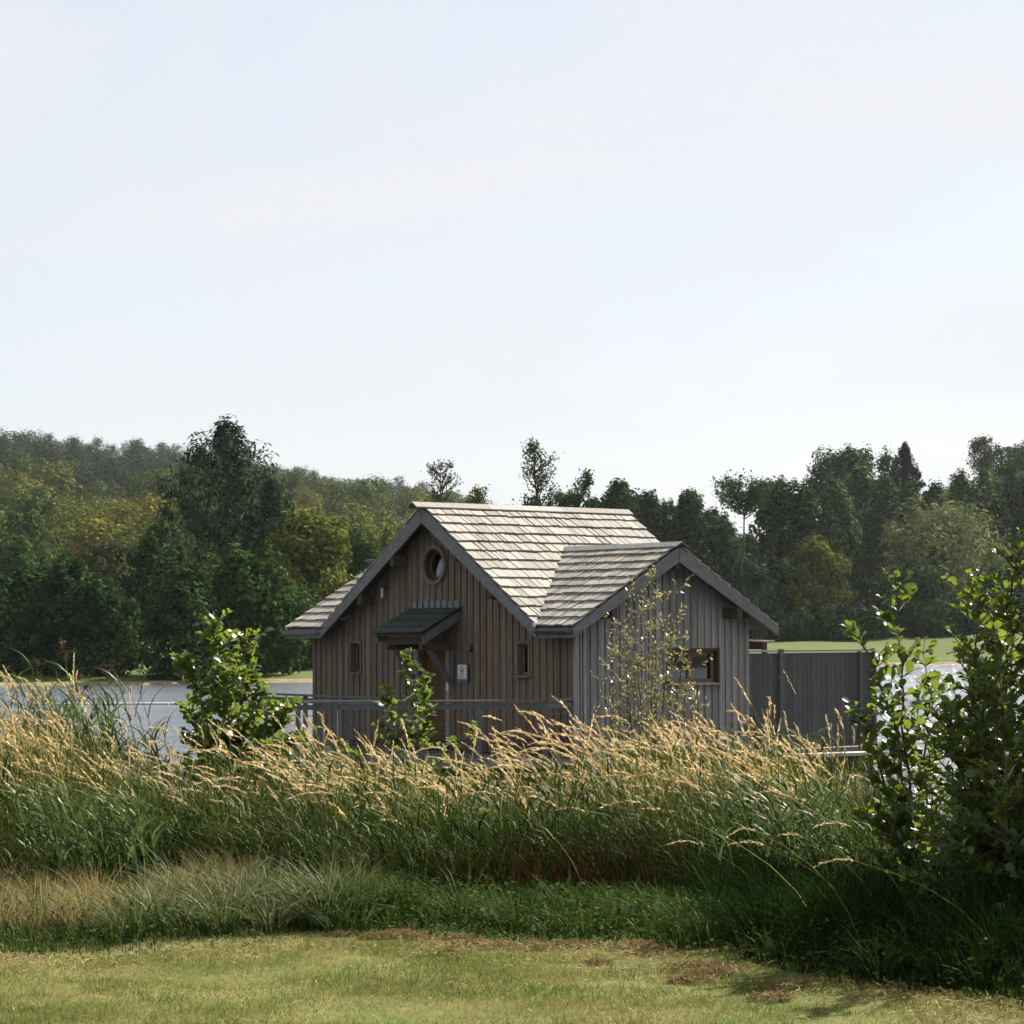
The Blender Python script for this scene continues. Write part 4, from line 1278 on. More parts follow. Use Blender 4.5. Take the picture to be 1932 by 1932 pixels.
GM['stem'] = leaf_mat('straw stems', ((.13, .13, .030), (.24, .205, .062), (.38, .31, .13)), trans=.35, rough=.6)
GM['reed'] = leaf_mat('blue green reed leaves', ((.028, .056, .014), (.060, .096, .024), (.12, .158, .050)), trans=.35, rough=.5, spec=.15)
GM['plume'] = leaf_mat('purple brown plumes', ((.06, .04, .035), (.10, .065, .055), (.14, .09, .075)), trans=.2, rough=.8)
GM['deep'] = leaf_mat('long grass with painted shade', ((.006, .014, .004), (.012, .026, .006), (.030, .050, .014)), trans=.15, rough=.9, spec=.0)  # shade of the right shrubs put into the colour, darker than the other grass
GM['herb'] = leaf_mat('low leafy weeds', ((.014, .034, .006), (.028, .058, .010), (.06, .10, .020)), trans=.25, rough=.8, spec=.03)

# --- lawn
def lawn_p(x, y):
    return np.where(y < edge_y(x) + .12, 1.0, 0.0) * np.clip(.25 + 1.1 * vnoise(x, y, 1.6, 3), .2, 1)
x, y, z = scatter(270000, -4.6, 3.8, 9.6, 14.6, lawn_p)
n = len(x)
v, f = blades(np.stack([x, y, z], 1), rng.uniform(.010, .034, n) * (.6 + .8 * vnoise(x, y, 3.0, 5)), rng.normal(0, .7, (n, 2)), rng.uniform(.003, .006, n), 1, .3)
stuff('lawn_grass', v, f, GM['lawn'], 'mown yellowing lawn grass in the foreground')
x, y, z = scatter(90000, -3.4, 3.4, 9.6, 14.6, lambda x, y: np.where(y < edge_y(x) + .1, 1, 0) * np.clip((vnoise(x, y, 3.3, 41) * .6 + vnoise(x, y, 9.0, 43) * .4 - .46) * 5, 0, 1))
n = len(x)
v, f = blades(np.stack([x, y, z], 1), rng.uniform(.025, .065, n), rng.normal(0, .6, (n, 2)), rng.uniform(.003, .006, n), 1, .4)
stuff('lawn_tufts', v, f, GM['lawn_green'], 'greener tufts of longer grass in the lawn')
# clippings lying on the lawn, thickest along the mown edge
def clip_p(x, y):
    d = edge_y(x) - y
    return np.where(d > -.1, np.clip(.9 - d * .75, .05, 1) * np.clip((vnoise(x, y, 2.2, 9) - .25) * 2.2, .02, 1), 0)
x, y, z = scatter(130000, -3.4, 3.4, 9.6, 14.6, clip_p)
n = len(x)
P = np.stack([x, y, z + rng.uniform(.008, .035, n)], 1)
nn = rng.normal(0, .35, (n, 3)); nn[:, 2] += 1
v, f = leaf_quads(P, nn, rng.uniform(.02, .07, n), .08)
stuff('grass_clippings', v, f, GM['straw'], 'dry straw coloured clippings strewn along the mown edge')
# lumps of raked thatch
lumps = [(744, 1755, .13), (772, 1759, .10), (860, 1768, .12), (885, 1774, .09), (940, 1780, .08), (1080, 1786, .09), (1200, 1795, .12), (1224, 1802, .10),
         (640, 1749, .06), (1312, 1832, .13), (1345, 1842, .11), (1290, 1850, .08), (700, 1756, .06), (1012, 1786, .07), (845, 1792, .06), (1472, 1866, .10), (1450, 1884, .08), (1120, 1815, .05)]
Ps, Ns = [], []
for (px, py, r) in lumps:
    d = EYE * FPX / (py - 1195.85); xc = (px - 966) / FPX * d
    k = int(5000 * r)
    a = rng.uniform(0, 2 * np.pi, k); q = r * rng.random(k) ** .5
    hh = .30 * r * (1 - (q / r) ** 2) * rng.random(k) ** .5
    X = xc + np.cos(a) * q * (1.2 + .5 * np.sin(a * 3 + px)); Y = d + np.sin(a) * q * (.9 + .4 * np.sin(a * 2 + py))
    Ps.append(np.stack([X, Y, ground(X, Y) + .01 + hh], 1)); nq = rng.normal(0, .6, (k, 3)); nq[:, 2] += .7; Ns.append(nq)
P = np.vstack(Ps); nn = np.vstack(Ns)
v, f = leaf_quads(P, nn, rng.uniform(.02, .08, len(P)), .08)
stuff('thatch_lumps', v, f, GM['thatch'], 'brown lumps of raked dead grass on the lawn')

# --- rough verge between lawn and tall grass
def wall_front(x):
    """where the tall grass begins"""
    return np.interp(x, [-7, -3.3, -2.2, -1.2, 0, 1.2, 2.2, 3.2, 4.2], [17.3, 17.2, 16.9, 16.4, 16.2, 16.0, 15.3, 14.4, 14.0]) + .25 * np.sin(x * 2.3)
def verge_p(x, y):
    return np.where((y > edge_y(x) - .02) & (y < wall_front(x) + .5), 1.0, 0)
# low weeds and short green grass over the whole strip
x, y, z = scatter(90000, -5.4, 4.4, 10.5, 17.8, lambda x, y: verge_p(x, y))
n = len(x)
dd = np.clip((y - edge_y(x)) / 1.2, 0.15, 1) * np.where((x > -1.0) & (x < 1.6), np.clip(.45 + (wall_front(x) - y) * .35, .45, 1), 1)
v, f = blades(np.stack([x, y, z], 1), rng.uniform(.08, .24, n) * dd * (.6 + .8 * vnoise(x, y, 1.5, 2)), rng.normal(0, .45, (n, 2)) + [-.15, -.15], rng.uniform(.005, .011, n), 2, .6)
stuff('verge_grass', v, f, GM['sedge_green'], 'dark green rough grass between the lawn and the tall meadow')
x, y, z = scatter(60000, -5.4, 4.4, 10.5, 17.0, lambda x, y: verge_p(x, y) * np.clip((vnoise(x, y, 1.1, 21) - .25) * 3, 0, 1) * np.clip(1.5 - (y - edge_y(x)) / 1.4, 0, 1))
n = len(x)
P = np.stack([x, y, z + rng.random(n) ** .6 * .22 * np.clip((y - edge_y(x)) / .6, .3, 1)], 1)
nn = rng.normal(0, .5, (n, 3)) + [0, -.2, .8]
v, f = leaf_quads(P, nn, rng.uniform(.014, .038, n), .7)
stuff('leafy_weeds', v, f, GM['herb'], 'low leafy green weeds along the lawn edge')

def tussocks(spots, per, hgt, spread, wid, lean_bias, curl=.85):
    Bs, hs, ls = [], [], []
    for (xc, yc, s) in spots:
        k = int(per * s)
        a = rng.uniform(0, 2 * np.pi, k); q = .09 * s * rng.random(k) ** .5
        X = xc + np.cos(a) * q; Y = yc + np.sin(a) * q
        Bs.append(np.stack([X, Y, ground(X, Y)], 1)); hs.append(hgt * s * rng.uniform(.5, 1.25, k))
        l = np.stack([np.cos(a), np.sin(a)], 1) * rng.uniform(.2, 1.0, (k, 1)) * spread + lean_bias + rng.normal(0, .15, (k, 2))
        ls.append(l)
    B = np.vstack(Bs); h = np.concatenate(hs); l = np.vstack(ls)
    return blades(B, h, l, wid * rng.uniform(.7, 1.3, len(B)), 4, curl)

def tspots(n, x0, x1, back0, back1, smin, smax):
    out_ = []
    for _ in range(n):
        xx = rng.uniform(x0, x1); e0 = float(edge_y(xx)); e1 = float(wall_front(xx))
        yq = e0 + (e1 - e0) * rng.uniform(back0, back1)
        if vnoise(xx, yq, 1.7, 77) < .30: continue
        out_.append((xx, yq, rng.uniform(smin, smax) * (.6 + .75 * float(vnoise(xx, yq, 2.3, 55)))))
    return out_
v, f = tussocks(tspots(120, -2.3, -0.85, .2, .85, .5, 1.25), 62, .30, 1.15, .0105, np.array([-.15, -.25]))
stuff('pale_sedge', v, f, GM['sedge'], 'pale arching sedge tussocks left of centre')
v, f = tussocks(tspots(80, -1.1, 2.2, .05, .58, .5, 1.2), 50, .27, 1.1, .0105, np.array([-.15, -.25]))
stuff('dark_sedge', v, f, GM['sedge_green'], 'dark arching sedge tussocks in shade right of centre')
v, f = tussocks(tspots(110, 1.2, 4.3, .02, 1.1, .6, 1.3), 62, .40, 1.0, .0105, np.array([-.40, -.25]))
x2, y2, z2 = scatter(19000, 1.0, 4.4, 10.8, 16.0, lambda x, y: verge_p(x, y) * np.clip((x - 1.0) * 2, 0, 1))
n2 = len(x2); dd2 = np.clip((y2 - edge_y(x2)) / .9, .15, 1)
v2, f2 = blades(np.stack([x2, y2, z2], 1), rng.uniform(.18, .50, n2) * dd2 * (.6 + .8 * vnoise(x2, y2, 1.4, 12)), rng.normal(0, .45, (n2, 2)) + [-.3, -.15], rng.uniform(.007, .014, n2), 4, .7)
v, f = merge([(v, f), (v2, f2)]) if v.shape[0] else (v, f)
stuff('shaded_long_grass', v, f, GM['deep'], 'long grass in painted shade leaning over the lawn under the right shrubs')
# dry tan grass on the left
v, f = tussocks(tspots(340, -5.2, -1.7, .28, .98, .35, 1.15), 60, .30, 1.1, .0065, np.array([-.2, -.1]), .6)
stuff('dry_grass', v, f, GM['straw'], 'dry tan grass patch at the left edge')

# --- tall meadow
XL, XR = -6.6, 5.2
def meadow_h(x, y):
    px = 966 + x / y * FPX
    d = y - wall_front(x)
    h = .50 + .085 * np.clip(d, 0, 5)
    h = h + np.interp(px, [0, 200, 420, 700, 1000, 1250, 1500, 1640, 1760, 1932], [.34, .42, .20, .0, .02, .18, .22, .06, -.06, -.15]) * np.clip(d / 2, 0, 1)
    return np.clip(h * (.82 + .36 * vnoise(x, y, .9, 4)), .25, 1.6)
def meadow_p(x, y):
    d = y - wall_front(x)
    px = 966 + x / y * FPX
    r = np.clip((d + .15) / .3, 0, 1) * np.where(y < 23.2, 1, 0)
    # a sparser gap behind the small right alder where the water shows
    r = r * np.where((px > 1655) & (d > .9), .12, 1)
    return r
x, y, z = scatter(120000, XL, XR, 14.0, 23.2, lambda x, y: meadow_p(x, y) * np.where(y - wall_front(x) < 1.2, 1, .62))
n = len(x)
h = (meadow_h(x, y) + .075 * np.clip(y - wall_front(x), 0, 5)) * rng.uniform(.55, 1.05, n)
v, f = blades(np.stack([x, y, z - .02], 1), h, rng.normal(0, .36, (n, 2)) + [-.17, -.06], rng.uniform(.008, .020, n), 3, .7)
x2, y2, z2 = scatter(42000, XL, XR, 14.0, 22.5, lambda x, y: meadow_p(x, y) * np.where(y - wall_front(x) < 1.4, 1, .5))
n2 = len(x2); h2 = (meadow_h(x2, y2) + .06 * np.clip(y2 - wall_front(x2), 0, 5)) * rng.uniform(.25, 1.0, n2)
a2 = rng.uniform(0, 2 * np.pi, n2); q2 = rng.uniform(.35, 1.5, n2)
v2, f2 = blades(np.stack([x2 - .25 * h2, y2, z2 + h2], 1), rng.uniform(.12, .30, n2), np.stack([np.cos(a2) * q2 - .35, np.sin(a2) * q2], 1), rng.uniform(.010, .022, n2), 3, .9)
v, f = merge([(v, f), (v2, f2)])
stuff('meadow_grass', v, f, GM['green'], 'tall green grass of the lakeside meadow')
# dead stems low in the front
x, y, z = scatter(60000, XL, XR, 14.0, 18.5, lambda x, y: np.where((y > wall_front(x) - .35) & (y < wall_front(x) + .35), 1, 0) * np.interp(966 + x / y * FPX, [0, 600, 800, 1000, 1350, 1450], [.05, .05, .3, 1, 1, .1]))
n = len(x)
v, f = blades(np.stack([x, y, z], 1), rng.uniform(.2, .5, n), rng.normal(0, .3, (n, 2)) + [-.15, -.15], rng.uniform(.004, .009, n), 2, .4)
stuff('dead_stems', v, f, GM['brown'], 'dead brown stems low in the front of the meadow')

# seed heads: stems leaning left with the wind, heads of many spikelets
def seed_p(x, y):
    px = 966 + x / y * FPX
    d = y - wall_front(x)
    q = np.interp(px, [-60, 0, 60, 330, 420, 520, 900, 1080, 1180, 1600, 1650, 1700, 1990], [.8, .9, 1, 1, .75, .75, .7, .7, 1, 1, .45, .05, .03])
    return np.where(d > .25, q, 0) * np.clip(d / 2.2, .12, 1) * np.where(y < 22.6, 1, 0) * np.clip((vnoise(x, y, 1.2, 31) - .12) * 2.2, .1, 1)
x, y, z = scatter(11500, XL, XR, 14.5, 22.6, seed_p)
n = len(x)
print('seed heads', n)
h = (meadow_h(x, y) * rng.uniform(.70, 1.34, n) + .10 + .22 * rng.random(n) ** 5)
ln = np.stack([-np.clip(rng.normal(.46, .26, n), -.1, 1.2), rng.normal(-.03, .18, n)], 1)
B = np.stack([x, y, z], 1)
v, f = blades(B, h, ln, np.full(n, .0045), 5, .35, tip=.55)
x2, y2, z2 = scatter(26000, XL, XR, 14.5, 22.6, lambda x, y: seed_p(x, y) * np.clip((y - wall_front(x) - .5) / 1.2, 0, 1))
n2 = len(x2); h2 = meadow_h(x2, y2) * rng.uniform(.45, 1.0, n2)
a2 = rng.uniform(0, 2 * np.pi, n2); q2 = rng.uniform(.1, 1.0, n2)
v2, f2 = blades(np.stack([x2 - .3 * h2, y2, z2 + h2], 1), rng.uniform(.14, .34, n2), np.stack([np.cos(a2) * q2 - .5, np.sin(a2) * q2], 1), rng.uniform(.005, .012, n2), 3, .8)
v, f = merge([(v, f), (v2, f2)])
stuff('seed_stems', v, f, GM['stem'], 'straw coloured stems of the tall seeding grass')
lm_ = np.linalg.norm(ln, axis=1)
def stem_at(t):
    t = t[None, :]
    cx = B[:, :1] + ln[:, :1] * h[:, None] * t ** 1.8; cy = B[:, 1:2] + ln[:, 1:2] * h[:, None] * t ** 1.8
    cz = B[:, 2:3] + h[:, None] * (t - .35 * np.clip(lm_, 0, 1.6)[:, None] * .5 * t ** 2.5)
    return np.stack([cx, cy, cz], -1)
K = 17
hl = rng.uniform(.15, .26, n)                       # head length
dirv = stem_at(np.array([.97, 1.0])); dirv = dirv[:, 1] - dirv[:, 0]; dirv /= np.linalg.norm(dirv, axis=1, keepdims=True)
tipp = stem_at(np.array([1.0]))[:, 0]
tt = np.tile(np.linspace(0, 1, K), (n, 1)) + rng.uniform(-.03, .03, (n, K))
prof = np.sin(np.pi * np.clip(tt * .9 + .06, 0, 1)) ** .6
sag = rng.uniform(.0, .55, n) ** 1.3
c3 = tipp[:, None, :] + dirv[:, None, :] * (tt * hl[:, None])[..., None]
c3[..., 2] -= (sag[:, None] * hl[:, None] * tt ** 2)
c3[..., 0] -= (sag[:, None] * .3 * hl[:, None] * tt ** 2)
off = rng.normal(size=(n, K, 3)) * .0034 * prof[..., None]
P = (c3 + off).reshape(-1, 3)
dd_ = np.repeat(dirv, K, 0) + rng.normal(0, .14, (n * K, 3)); dd_[:, 2] -= np.repeat(sag, K) * 1.6 * tt.ravel(); dd_[:, 0] -= np.repeat(sag, K) * .5 * tt.ravel()
dd_ /= np.linalg.norm(dd_, axis=1, keepdims=True)
sd = rng.normal(size=(n * K, 3)); sd -= dd_ * (sd * dd_).sum(1, keepdims=True); sd /= np.linalg.norm(sd, axis=1, keepdims=True)
ls_ = np.repeat(hl, K)[:, None] * .17 * rng.uniform(.8, 1.3, (n * K, 1)); ws_ = .0056 * (.45 + prof.reshape(-1, 1)) * rng.uniform(.7, 1.2, (n * K, 1))
v = np.stack([P - dd_ * ls_ * .5, P + sd * ws_, P + dd_ * ls_ * .6, P - sd * ws_], 1).reshape(-1, 3)
stuff('seed_heads', v, np.arange(len(v)).reshape(-1, 4), GM['seed'], 'straw gold seed heads bent left above the meadow grass')

# single long stalks bending out over the shaded right front
Bx = []
for (px, d) in [(1545, 12.9), (1640, 12.7), (1740, 12.5), (1660, 13.8), (1850, 12.2), (1470, 13.6), (1620, 12.2), (1880, 11.9), (1100, 15.9), (880, 16.2)]:
    xx = (px - 966) / FPX * d; Bx.append((xx, d, float(ground(xx, d))))
B = np.array(Bx); n = len(B)
h = rng.uniform(.55, .95, n); ln = np.stack([-rng.uniform(.65, 1.15, n), rng.normal(-.25, .15, n)], 1)
lm_ = np.linalg.norm(ln, axis=1)
v, f = blades(B, h, ln, np.full(n, .0045), 6, .35, tip=.6)
stuff('stray_stems', v, f, GM['stem'], 'few stray stems leaning out of the shaded grass')
tipp = stem_at(np.array([1.0]))[:, 0]; dirv = tipp - stem_at(np.array([.96]))[:, 0]; dirv /= np.linalg.norm(dirv, axis=1, keepdims=True)
Q, D = [], []
for i in range(n):
    for t_ in np.linspace(0, 1, 22):
        Q.append(tipp[i] + dirv[i] * .17 * t_ + np.array([-.02, 0, -.07]) * t_ ** 2 + rng.normal(0, .003, 3)); D.append(dirv[i] + np.array([-.1, 0, -.5 * t_]) + rng.normal(0, .2, 3))
Q = np.array(Q); D = np.array(D); D /= np.linalg.norm(D, axis=1, keepdims=True)
S = rng.normal(size=Q.shape); S -= D * (S * D).sum(1, keepdims=True); S /= np.linalg.norm(S, axis=1, keepdims=True)
v = np.stack([Q - D * .010, Q + S * .0035, Q + D * .013, Q - S * .0035], 1).reshape(-1, 3)
stuff('stray_heads', v, np.arange(len(v)).reshape(-1, 4), GM['seed'], 'few stray seed heads over the shaded grass')

# --- common reeds at the left, blue green with purple plumes
def reeds(spots, hmin, hmax, nleaf=7, leaf=.42, plume=.3):
    st, lf, pl = [], [], []
    for (xx, yy_) in spots:
        zz = float(ground(xx, yy_)); hh = rng.uniform(hmin, hmax)
        l = np.array([[-rng.uniform(.10, .28), rng.normal(0, .06)]])
        st.append(blades(np.array([[xx, yy_, zz]]), [hh], l, .009, 5, .2, tip=.5))
        for k in range(nleaf):
            t_ = .35 + .62 * (k + rng.random() * .6) / nleaf
            px_ = xx + l[0, 0] * hh * t_ ** 1.8; py_ = yy_ + l[0, 1] * hh * t_ ** 1.8
            pz_ = zz + hh * (t_ - .2 * abs(l[0, 0]) * .5 * t_ ** 2.5)
            s_ = -1 if rng.random() < .72 else .8
            lf.append(blades(np.array([[px_, py_, pz_]]), [leaf * rng.uniform(.6, 1.1)], np.array([[s_ * rng.uniform(.45, 1.25), rng.normal(0, .35)]]), rng.uniform(.016, .028), 5, 1.05, face=np.array([[rng.uniform(0, 6.28)]])))
        if rng.random() < plume:
            bx, bz = xx + l[0, 0] * hh, zz + hh * .97
            for k in range(26):
                t_ = rng.random()
                pl.append((bx - .06 * t_ + rng.normal(0, .012), yy_ + rng.normal(0, .012), bz + .18 * t_))
    return merge(st), merge(lf), np.array(pl)
sp = []
for _ in range(300):
    px = rng.normal(180, 85); d = rng.uniform(20.3, 22.8)
    if px < -40 or px > 345: continue
    sp.append(((px - 966) / FPX * d, d))
(sv, sf), (lv, lf_), pl = reeds(sp, 1.35, 2.05, plume=.08)
sp2 = [((px - 966) / FPX * d, d) for px, d in zip(rng.uniform(-40, 120, 40), rng.uniform(20, 22.5, 40))]
sp2 += [((px - 966) / FPX * d, d) for px, d in zip(rng.uniform(235, 375, 46), rng.uniform(20.2, 22.6, 46))]
(sv2, sf2), (lv2, lf2), _ = reeds(sp2, 1.1, 1.6, plume=0)
sp3 = [((px - 966) / FPX * d, d) for px, d in list(zip(rng.uniform(600, 740, 26), rng.uniform(20.5, 22.3, 26))) + list(zip(rng.uniform(60, 300, 46), rng.uniform(16.2, 17.2, 46))) + list(zip(rng.uniform(1360, 1640, 60), rng.uniform(14.9, 16.2, 60)))]
(sv3, sf3), (lv3, lf3), _ = reeds([s for s in sp3 if s[1] > 20], 1.0, 1.35, plume=0)
(sv4, sf4), (lv4, lf4), _ = reeds([s for s in sp3 if s[1] < 20], .55, .85, 6, .28, plume=0)
v, f = merge([(sv, sf), (lv, lf_), (sv2, sf2), (lv2, lf2), (sv3, sf3), (lv3, lf3), (sv4, sf4), (lv4, lf4)])
stuff('reeds', v, f, GM['reed'], 'blue green reeds bending left at the water edge')
if len(pl):
    v, f = leaf_quads(pl, rng.normal(size=(len(pl), 3)), rng.uniform(.03, .06, len(pl)), .3)
    stuff('reed_plumes', v, f, GM['plume'], 'dark purple plumes on the tallest reeds')

# ------------------------------------------------------------------ shrubs with leaves one can pick apart
def leaf_mesh(name, mat, curl=.15, fold=.18, wid=.42):
    mid_ = [(0, y, curl * (-(y - .4) ** 2)) for y in (0, .18, .55, .85, 1.0)]
    L_, R_2 = [], []
    for y, w in ((.18, .55), (.55, 1.0), (.85, .72)):
        for s, li in ((-1, L_), (1, R_2)):
            li.append((s * wid * w, y + .04, fold * w * wid - curl * (y - .4) ** 2 + random.uniform(-.02, .02)))
    vs_ = mid_ + L_ + R_2
    f = [(0, 1, 5), (1, 2, 6, 5), (2, 3, 7, 6), (3, 4, 7), (0, 8, 1), (1, 8, 9, 2), (2, 9, 10, 3), (3, 10, 4)]
    me = bpy.data.meshes.new(name); me.from_pydata(vs_, [], f); me.materials.append(mat)
    for p in me.polygons: p.use_smooth = True
    return me
alder_m = leaf_mat('alder leaves', ((.020, .048, .008), (.044, .086, .012), (.10, .145, .022)), trans=.45, rough=.34, spec=.45, tcol=(.22, .28, .03))
alder_dark = leaf_mat('alder leaves old', ((.014, .034, .008), (.026, .052, .011), (.046, .078, .017)), trans=.35, rough=.4, spec=.35, tcol=(.10, .15, .02))
M['twig'] = plain('green brown twig', (.085, .075, .04), .7, .3, 0, .3, 20)
LV = [leaf_mesh('leaf', alder_m, .25, .2), leaf_mesh('leaf', alder_m, .1, .35), leaf_mesh('leaf', alder_m, .45, .1)]
LV2 = None
LVD = [leaf_mesh('leaf', alder_dark, .25, .2), leaf_mesh('leaf', alder_dark, .1, .35), leaf_mesh('leaf', alder_dark, .45, .1)]

LV2 = [LV[0], LV[1], LVD[0], LV[2], LVD[1]]
def alder(name, label, base, stems, leaf, n_parts, mats, cat='shrub', seed=1, spacing=.05, side_len=.5, side_every=.14, droop=.1, min_t=.12, twig_r=.012):
    """stems: list of polylines (world). Side twigs leave each stem; leaves alternate along the twigs."""
    r = random.Random(seed)
    root = empty(name, base); tag(root, label, cat)
    b = Vector(base)
    tw = MB(); leaves = []
    def put_leaf(p, d, s):
        d = d.normalized()
        side = Vector((r.gauss(0, 1), r.gauss(0, 1), r.gauss(0, .6)))
        dirn = (d * .55 + side.normalized() * .8 + Vector((0, 0, .18))).normalized()
        nrm = Vector((r.gauss(0, .55), r.gauss(0, .55) - .1, 1.0))
        xax = dirn.cross(nrm)
        if xax.length < 1e-3: return
        xax.normalize(); zax = xax.cross(dirn).normalized()
        mw = Matrix(((xax.x, dirn.x, zax.x, p.x), (xax.y, dirn.y, zax.y, p.y), (xax.z, dirn.z, zax.z, p.z), (0, 0, 0, 1))) @ Matrix.Scale(s, 4)
        leaves.append(mw)
    for pl_ in stems:
        pts = [Vector(p) - b for p in pl_]
        # densify
        dense = []
        for a, c_ in zip(pts[:-1], pts[1:]):
            for k in range(6): dense.append(a.lerp(c_, k / 6))
        dense.append(pts[-1])
        for k in range(1, len(dense) - 1): dense[k] += Vector((r.gauss(0, .012), r.gauss(0, .012), 0))
        nL = len(dense)
        tw.tube([tuple(p) for p in dense], [twig_r * (1.15 - k / nL) for k in range(nL)], 5)
        total = sum((dense[k + 1] - dense[k]).length for k in range(nL - 1)); acc = 0; nxt = total * min_t
        for k in range(nL - 1):
            seg = dense[k + 1] - dense[k]; acc += seg.length
            while acc > nxt:
                t_ = nxt / total; nxt += side_every * r.uniform(.7, 1.3)
                ang_ = r.uniform(0, 6.28); up = r.uniform(.35, .9)
                ln_ = side_len * (1.1 - t_ * .85) * r.uniform(.6, 1.2)
                d = (Vector((math.cos(ang_), math.sin(ang_), up)) + Vector((-.18, 0, 0))).normalized()
                p0 = dense[k].copy(); q = [p0]; cur = p0.copy(); dd = d.copy(); st = max(3, int(ln_ / .07))
                for s_ in range(st):
                    dd = (dd + Vector((r.gauss(0, .12), r.gauss(0, .12), .05 - droop * s_ / st))).normalized()
                    cur = cur + dd * (ln_ / st); q.append(cur.copy())
                tw.tube([tuple(x_) for x_ in q], [twig_r * .45 * (1.1 - s_ / len(q)) for s_ in range(len(q))], 4)
                m_ = int(ln_ / spacing) + 1
                for s_ in range(m_):
                    f_ = (s_ + .6) / m_ * (len(q) - 1); i_ = min(int(f_), len(q) - 2)
                    put_leaf(q[i_].lerp(q[i_ + 1], f_ - i_), q[i_ + 1] - q[i_], leaf * r.uniform(.55, 1.15) * (1.0 if s_ < m_ - 1 else .7))
        # leaves on the leader tip
        for k in range(int(nL * .6), nL - 1):
            put_leaf(dense[k], dense[k + 1] - dense[k], leaf * r.uniform(.6, 1.0))
        put_leaf(dense[-1], dense[-1] - dense[-2], leaf * .6); put_leaf(dense[-1], dense[-1] - dense[-2], leaf * .5)
    tw.build('branches', M['twig'], root)
    # nearest, largest leaves are parts; the rest one mass
    camp = Vector((0, 0, EYE))
    def view(mw):
        p = b + mw.translation
        px = 966 + p.x / p.y * FPX
        vis_ = 1 if -20 < px < 1950 else 0
        return vis_ * mw.to_scale().x / (p - camp).length * (1.0 + .5 * r.random())
    leaves.sort(key=view, reverse=True)
    n_parts = min(n_parts, len(leaves))
    for mw in leaves[:n_parts]: link('leaf', r.choice(mats), root, mw)
    if len(leaves) > n_parts:
        mb = MB()
        for mw in leaves[n_parts:]:
            me = r.choice(mats); mb.add([tuple(mw @ v_.co) for v_ in me.vertices], [tuple(p.vertices) for p in me.polygons])
        me = bpy.data.meshes.new('leaf_mass'); me.from_pydata(mb.v, [], mb.f); me.materials.append(mats[0].materials[0])
        for p in me.polygons: p.use_smooth = True
        tag(link('leaf_mass', me, root), kind='stuff')
    print(name, label[:30], 'leaves', len(leaves))
    return root

def pt(px, py, d):
    return ((px - 966) / FPX * d, d, height_of(py, d, px))
def gp(px, d):
    x_, y_, z_ = at(px, d); return (x_, y_, z_)
def stem(px0, d0, *way):
    g = gp(px0, d0); return [(g[0], g[1], g[2] - .05)] + [pt(*w) for w in way]

# small right alder: open, water behind it
alder('alder_shrub', 'open young alder with bright leaves, in front of the end of the dark screen', gp(1712, 14.6),
      [stem(1712, 14.6, (1708, 1480, 14.6), (1700, 1300, 14.5), (1693, 1170, 14.5), (1688, 1088, 14.5)),
       stem(1715, 14.7, (1730, 1500, 14.7), (1752, 1350, 14.8), (1742, 1210, 14.8)),
       stem(1708, 14.5, (1680, 1520, 14.4), (1640, 1400, 14.3), (1612, 1330, 14.3)),
       stem(1712, 14.5, (1690, 1400, 14.4), (1650, 1260, 14.3), (1604, 1180, 14.3)),
       stem(1722, 14.8, (1745, 1560, 14.9), (1740, 1450, 14.9), (1760, 1380, 14.9)),
       stem(1700, 14.5, (1680, 1590, 14.4), (1690, 1500, 14.3))],
      .074, 300, LV, seed=3, spacing=.036, side_len=.42, side_every=.042, min_t=.2, twig_r=.009)
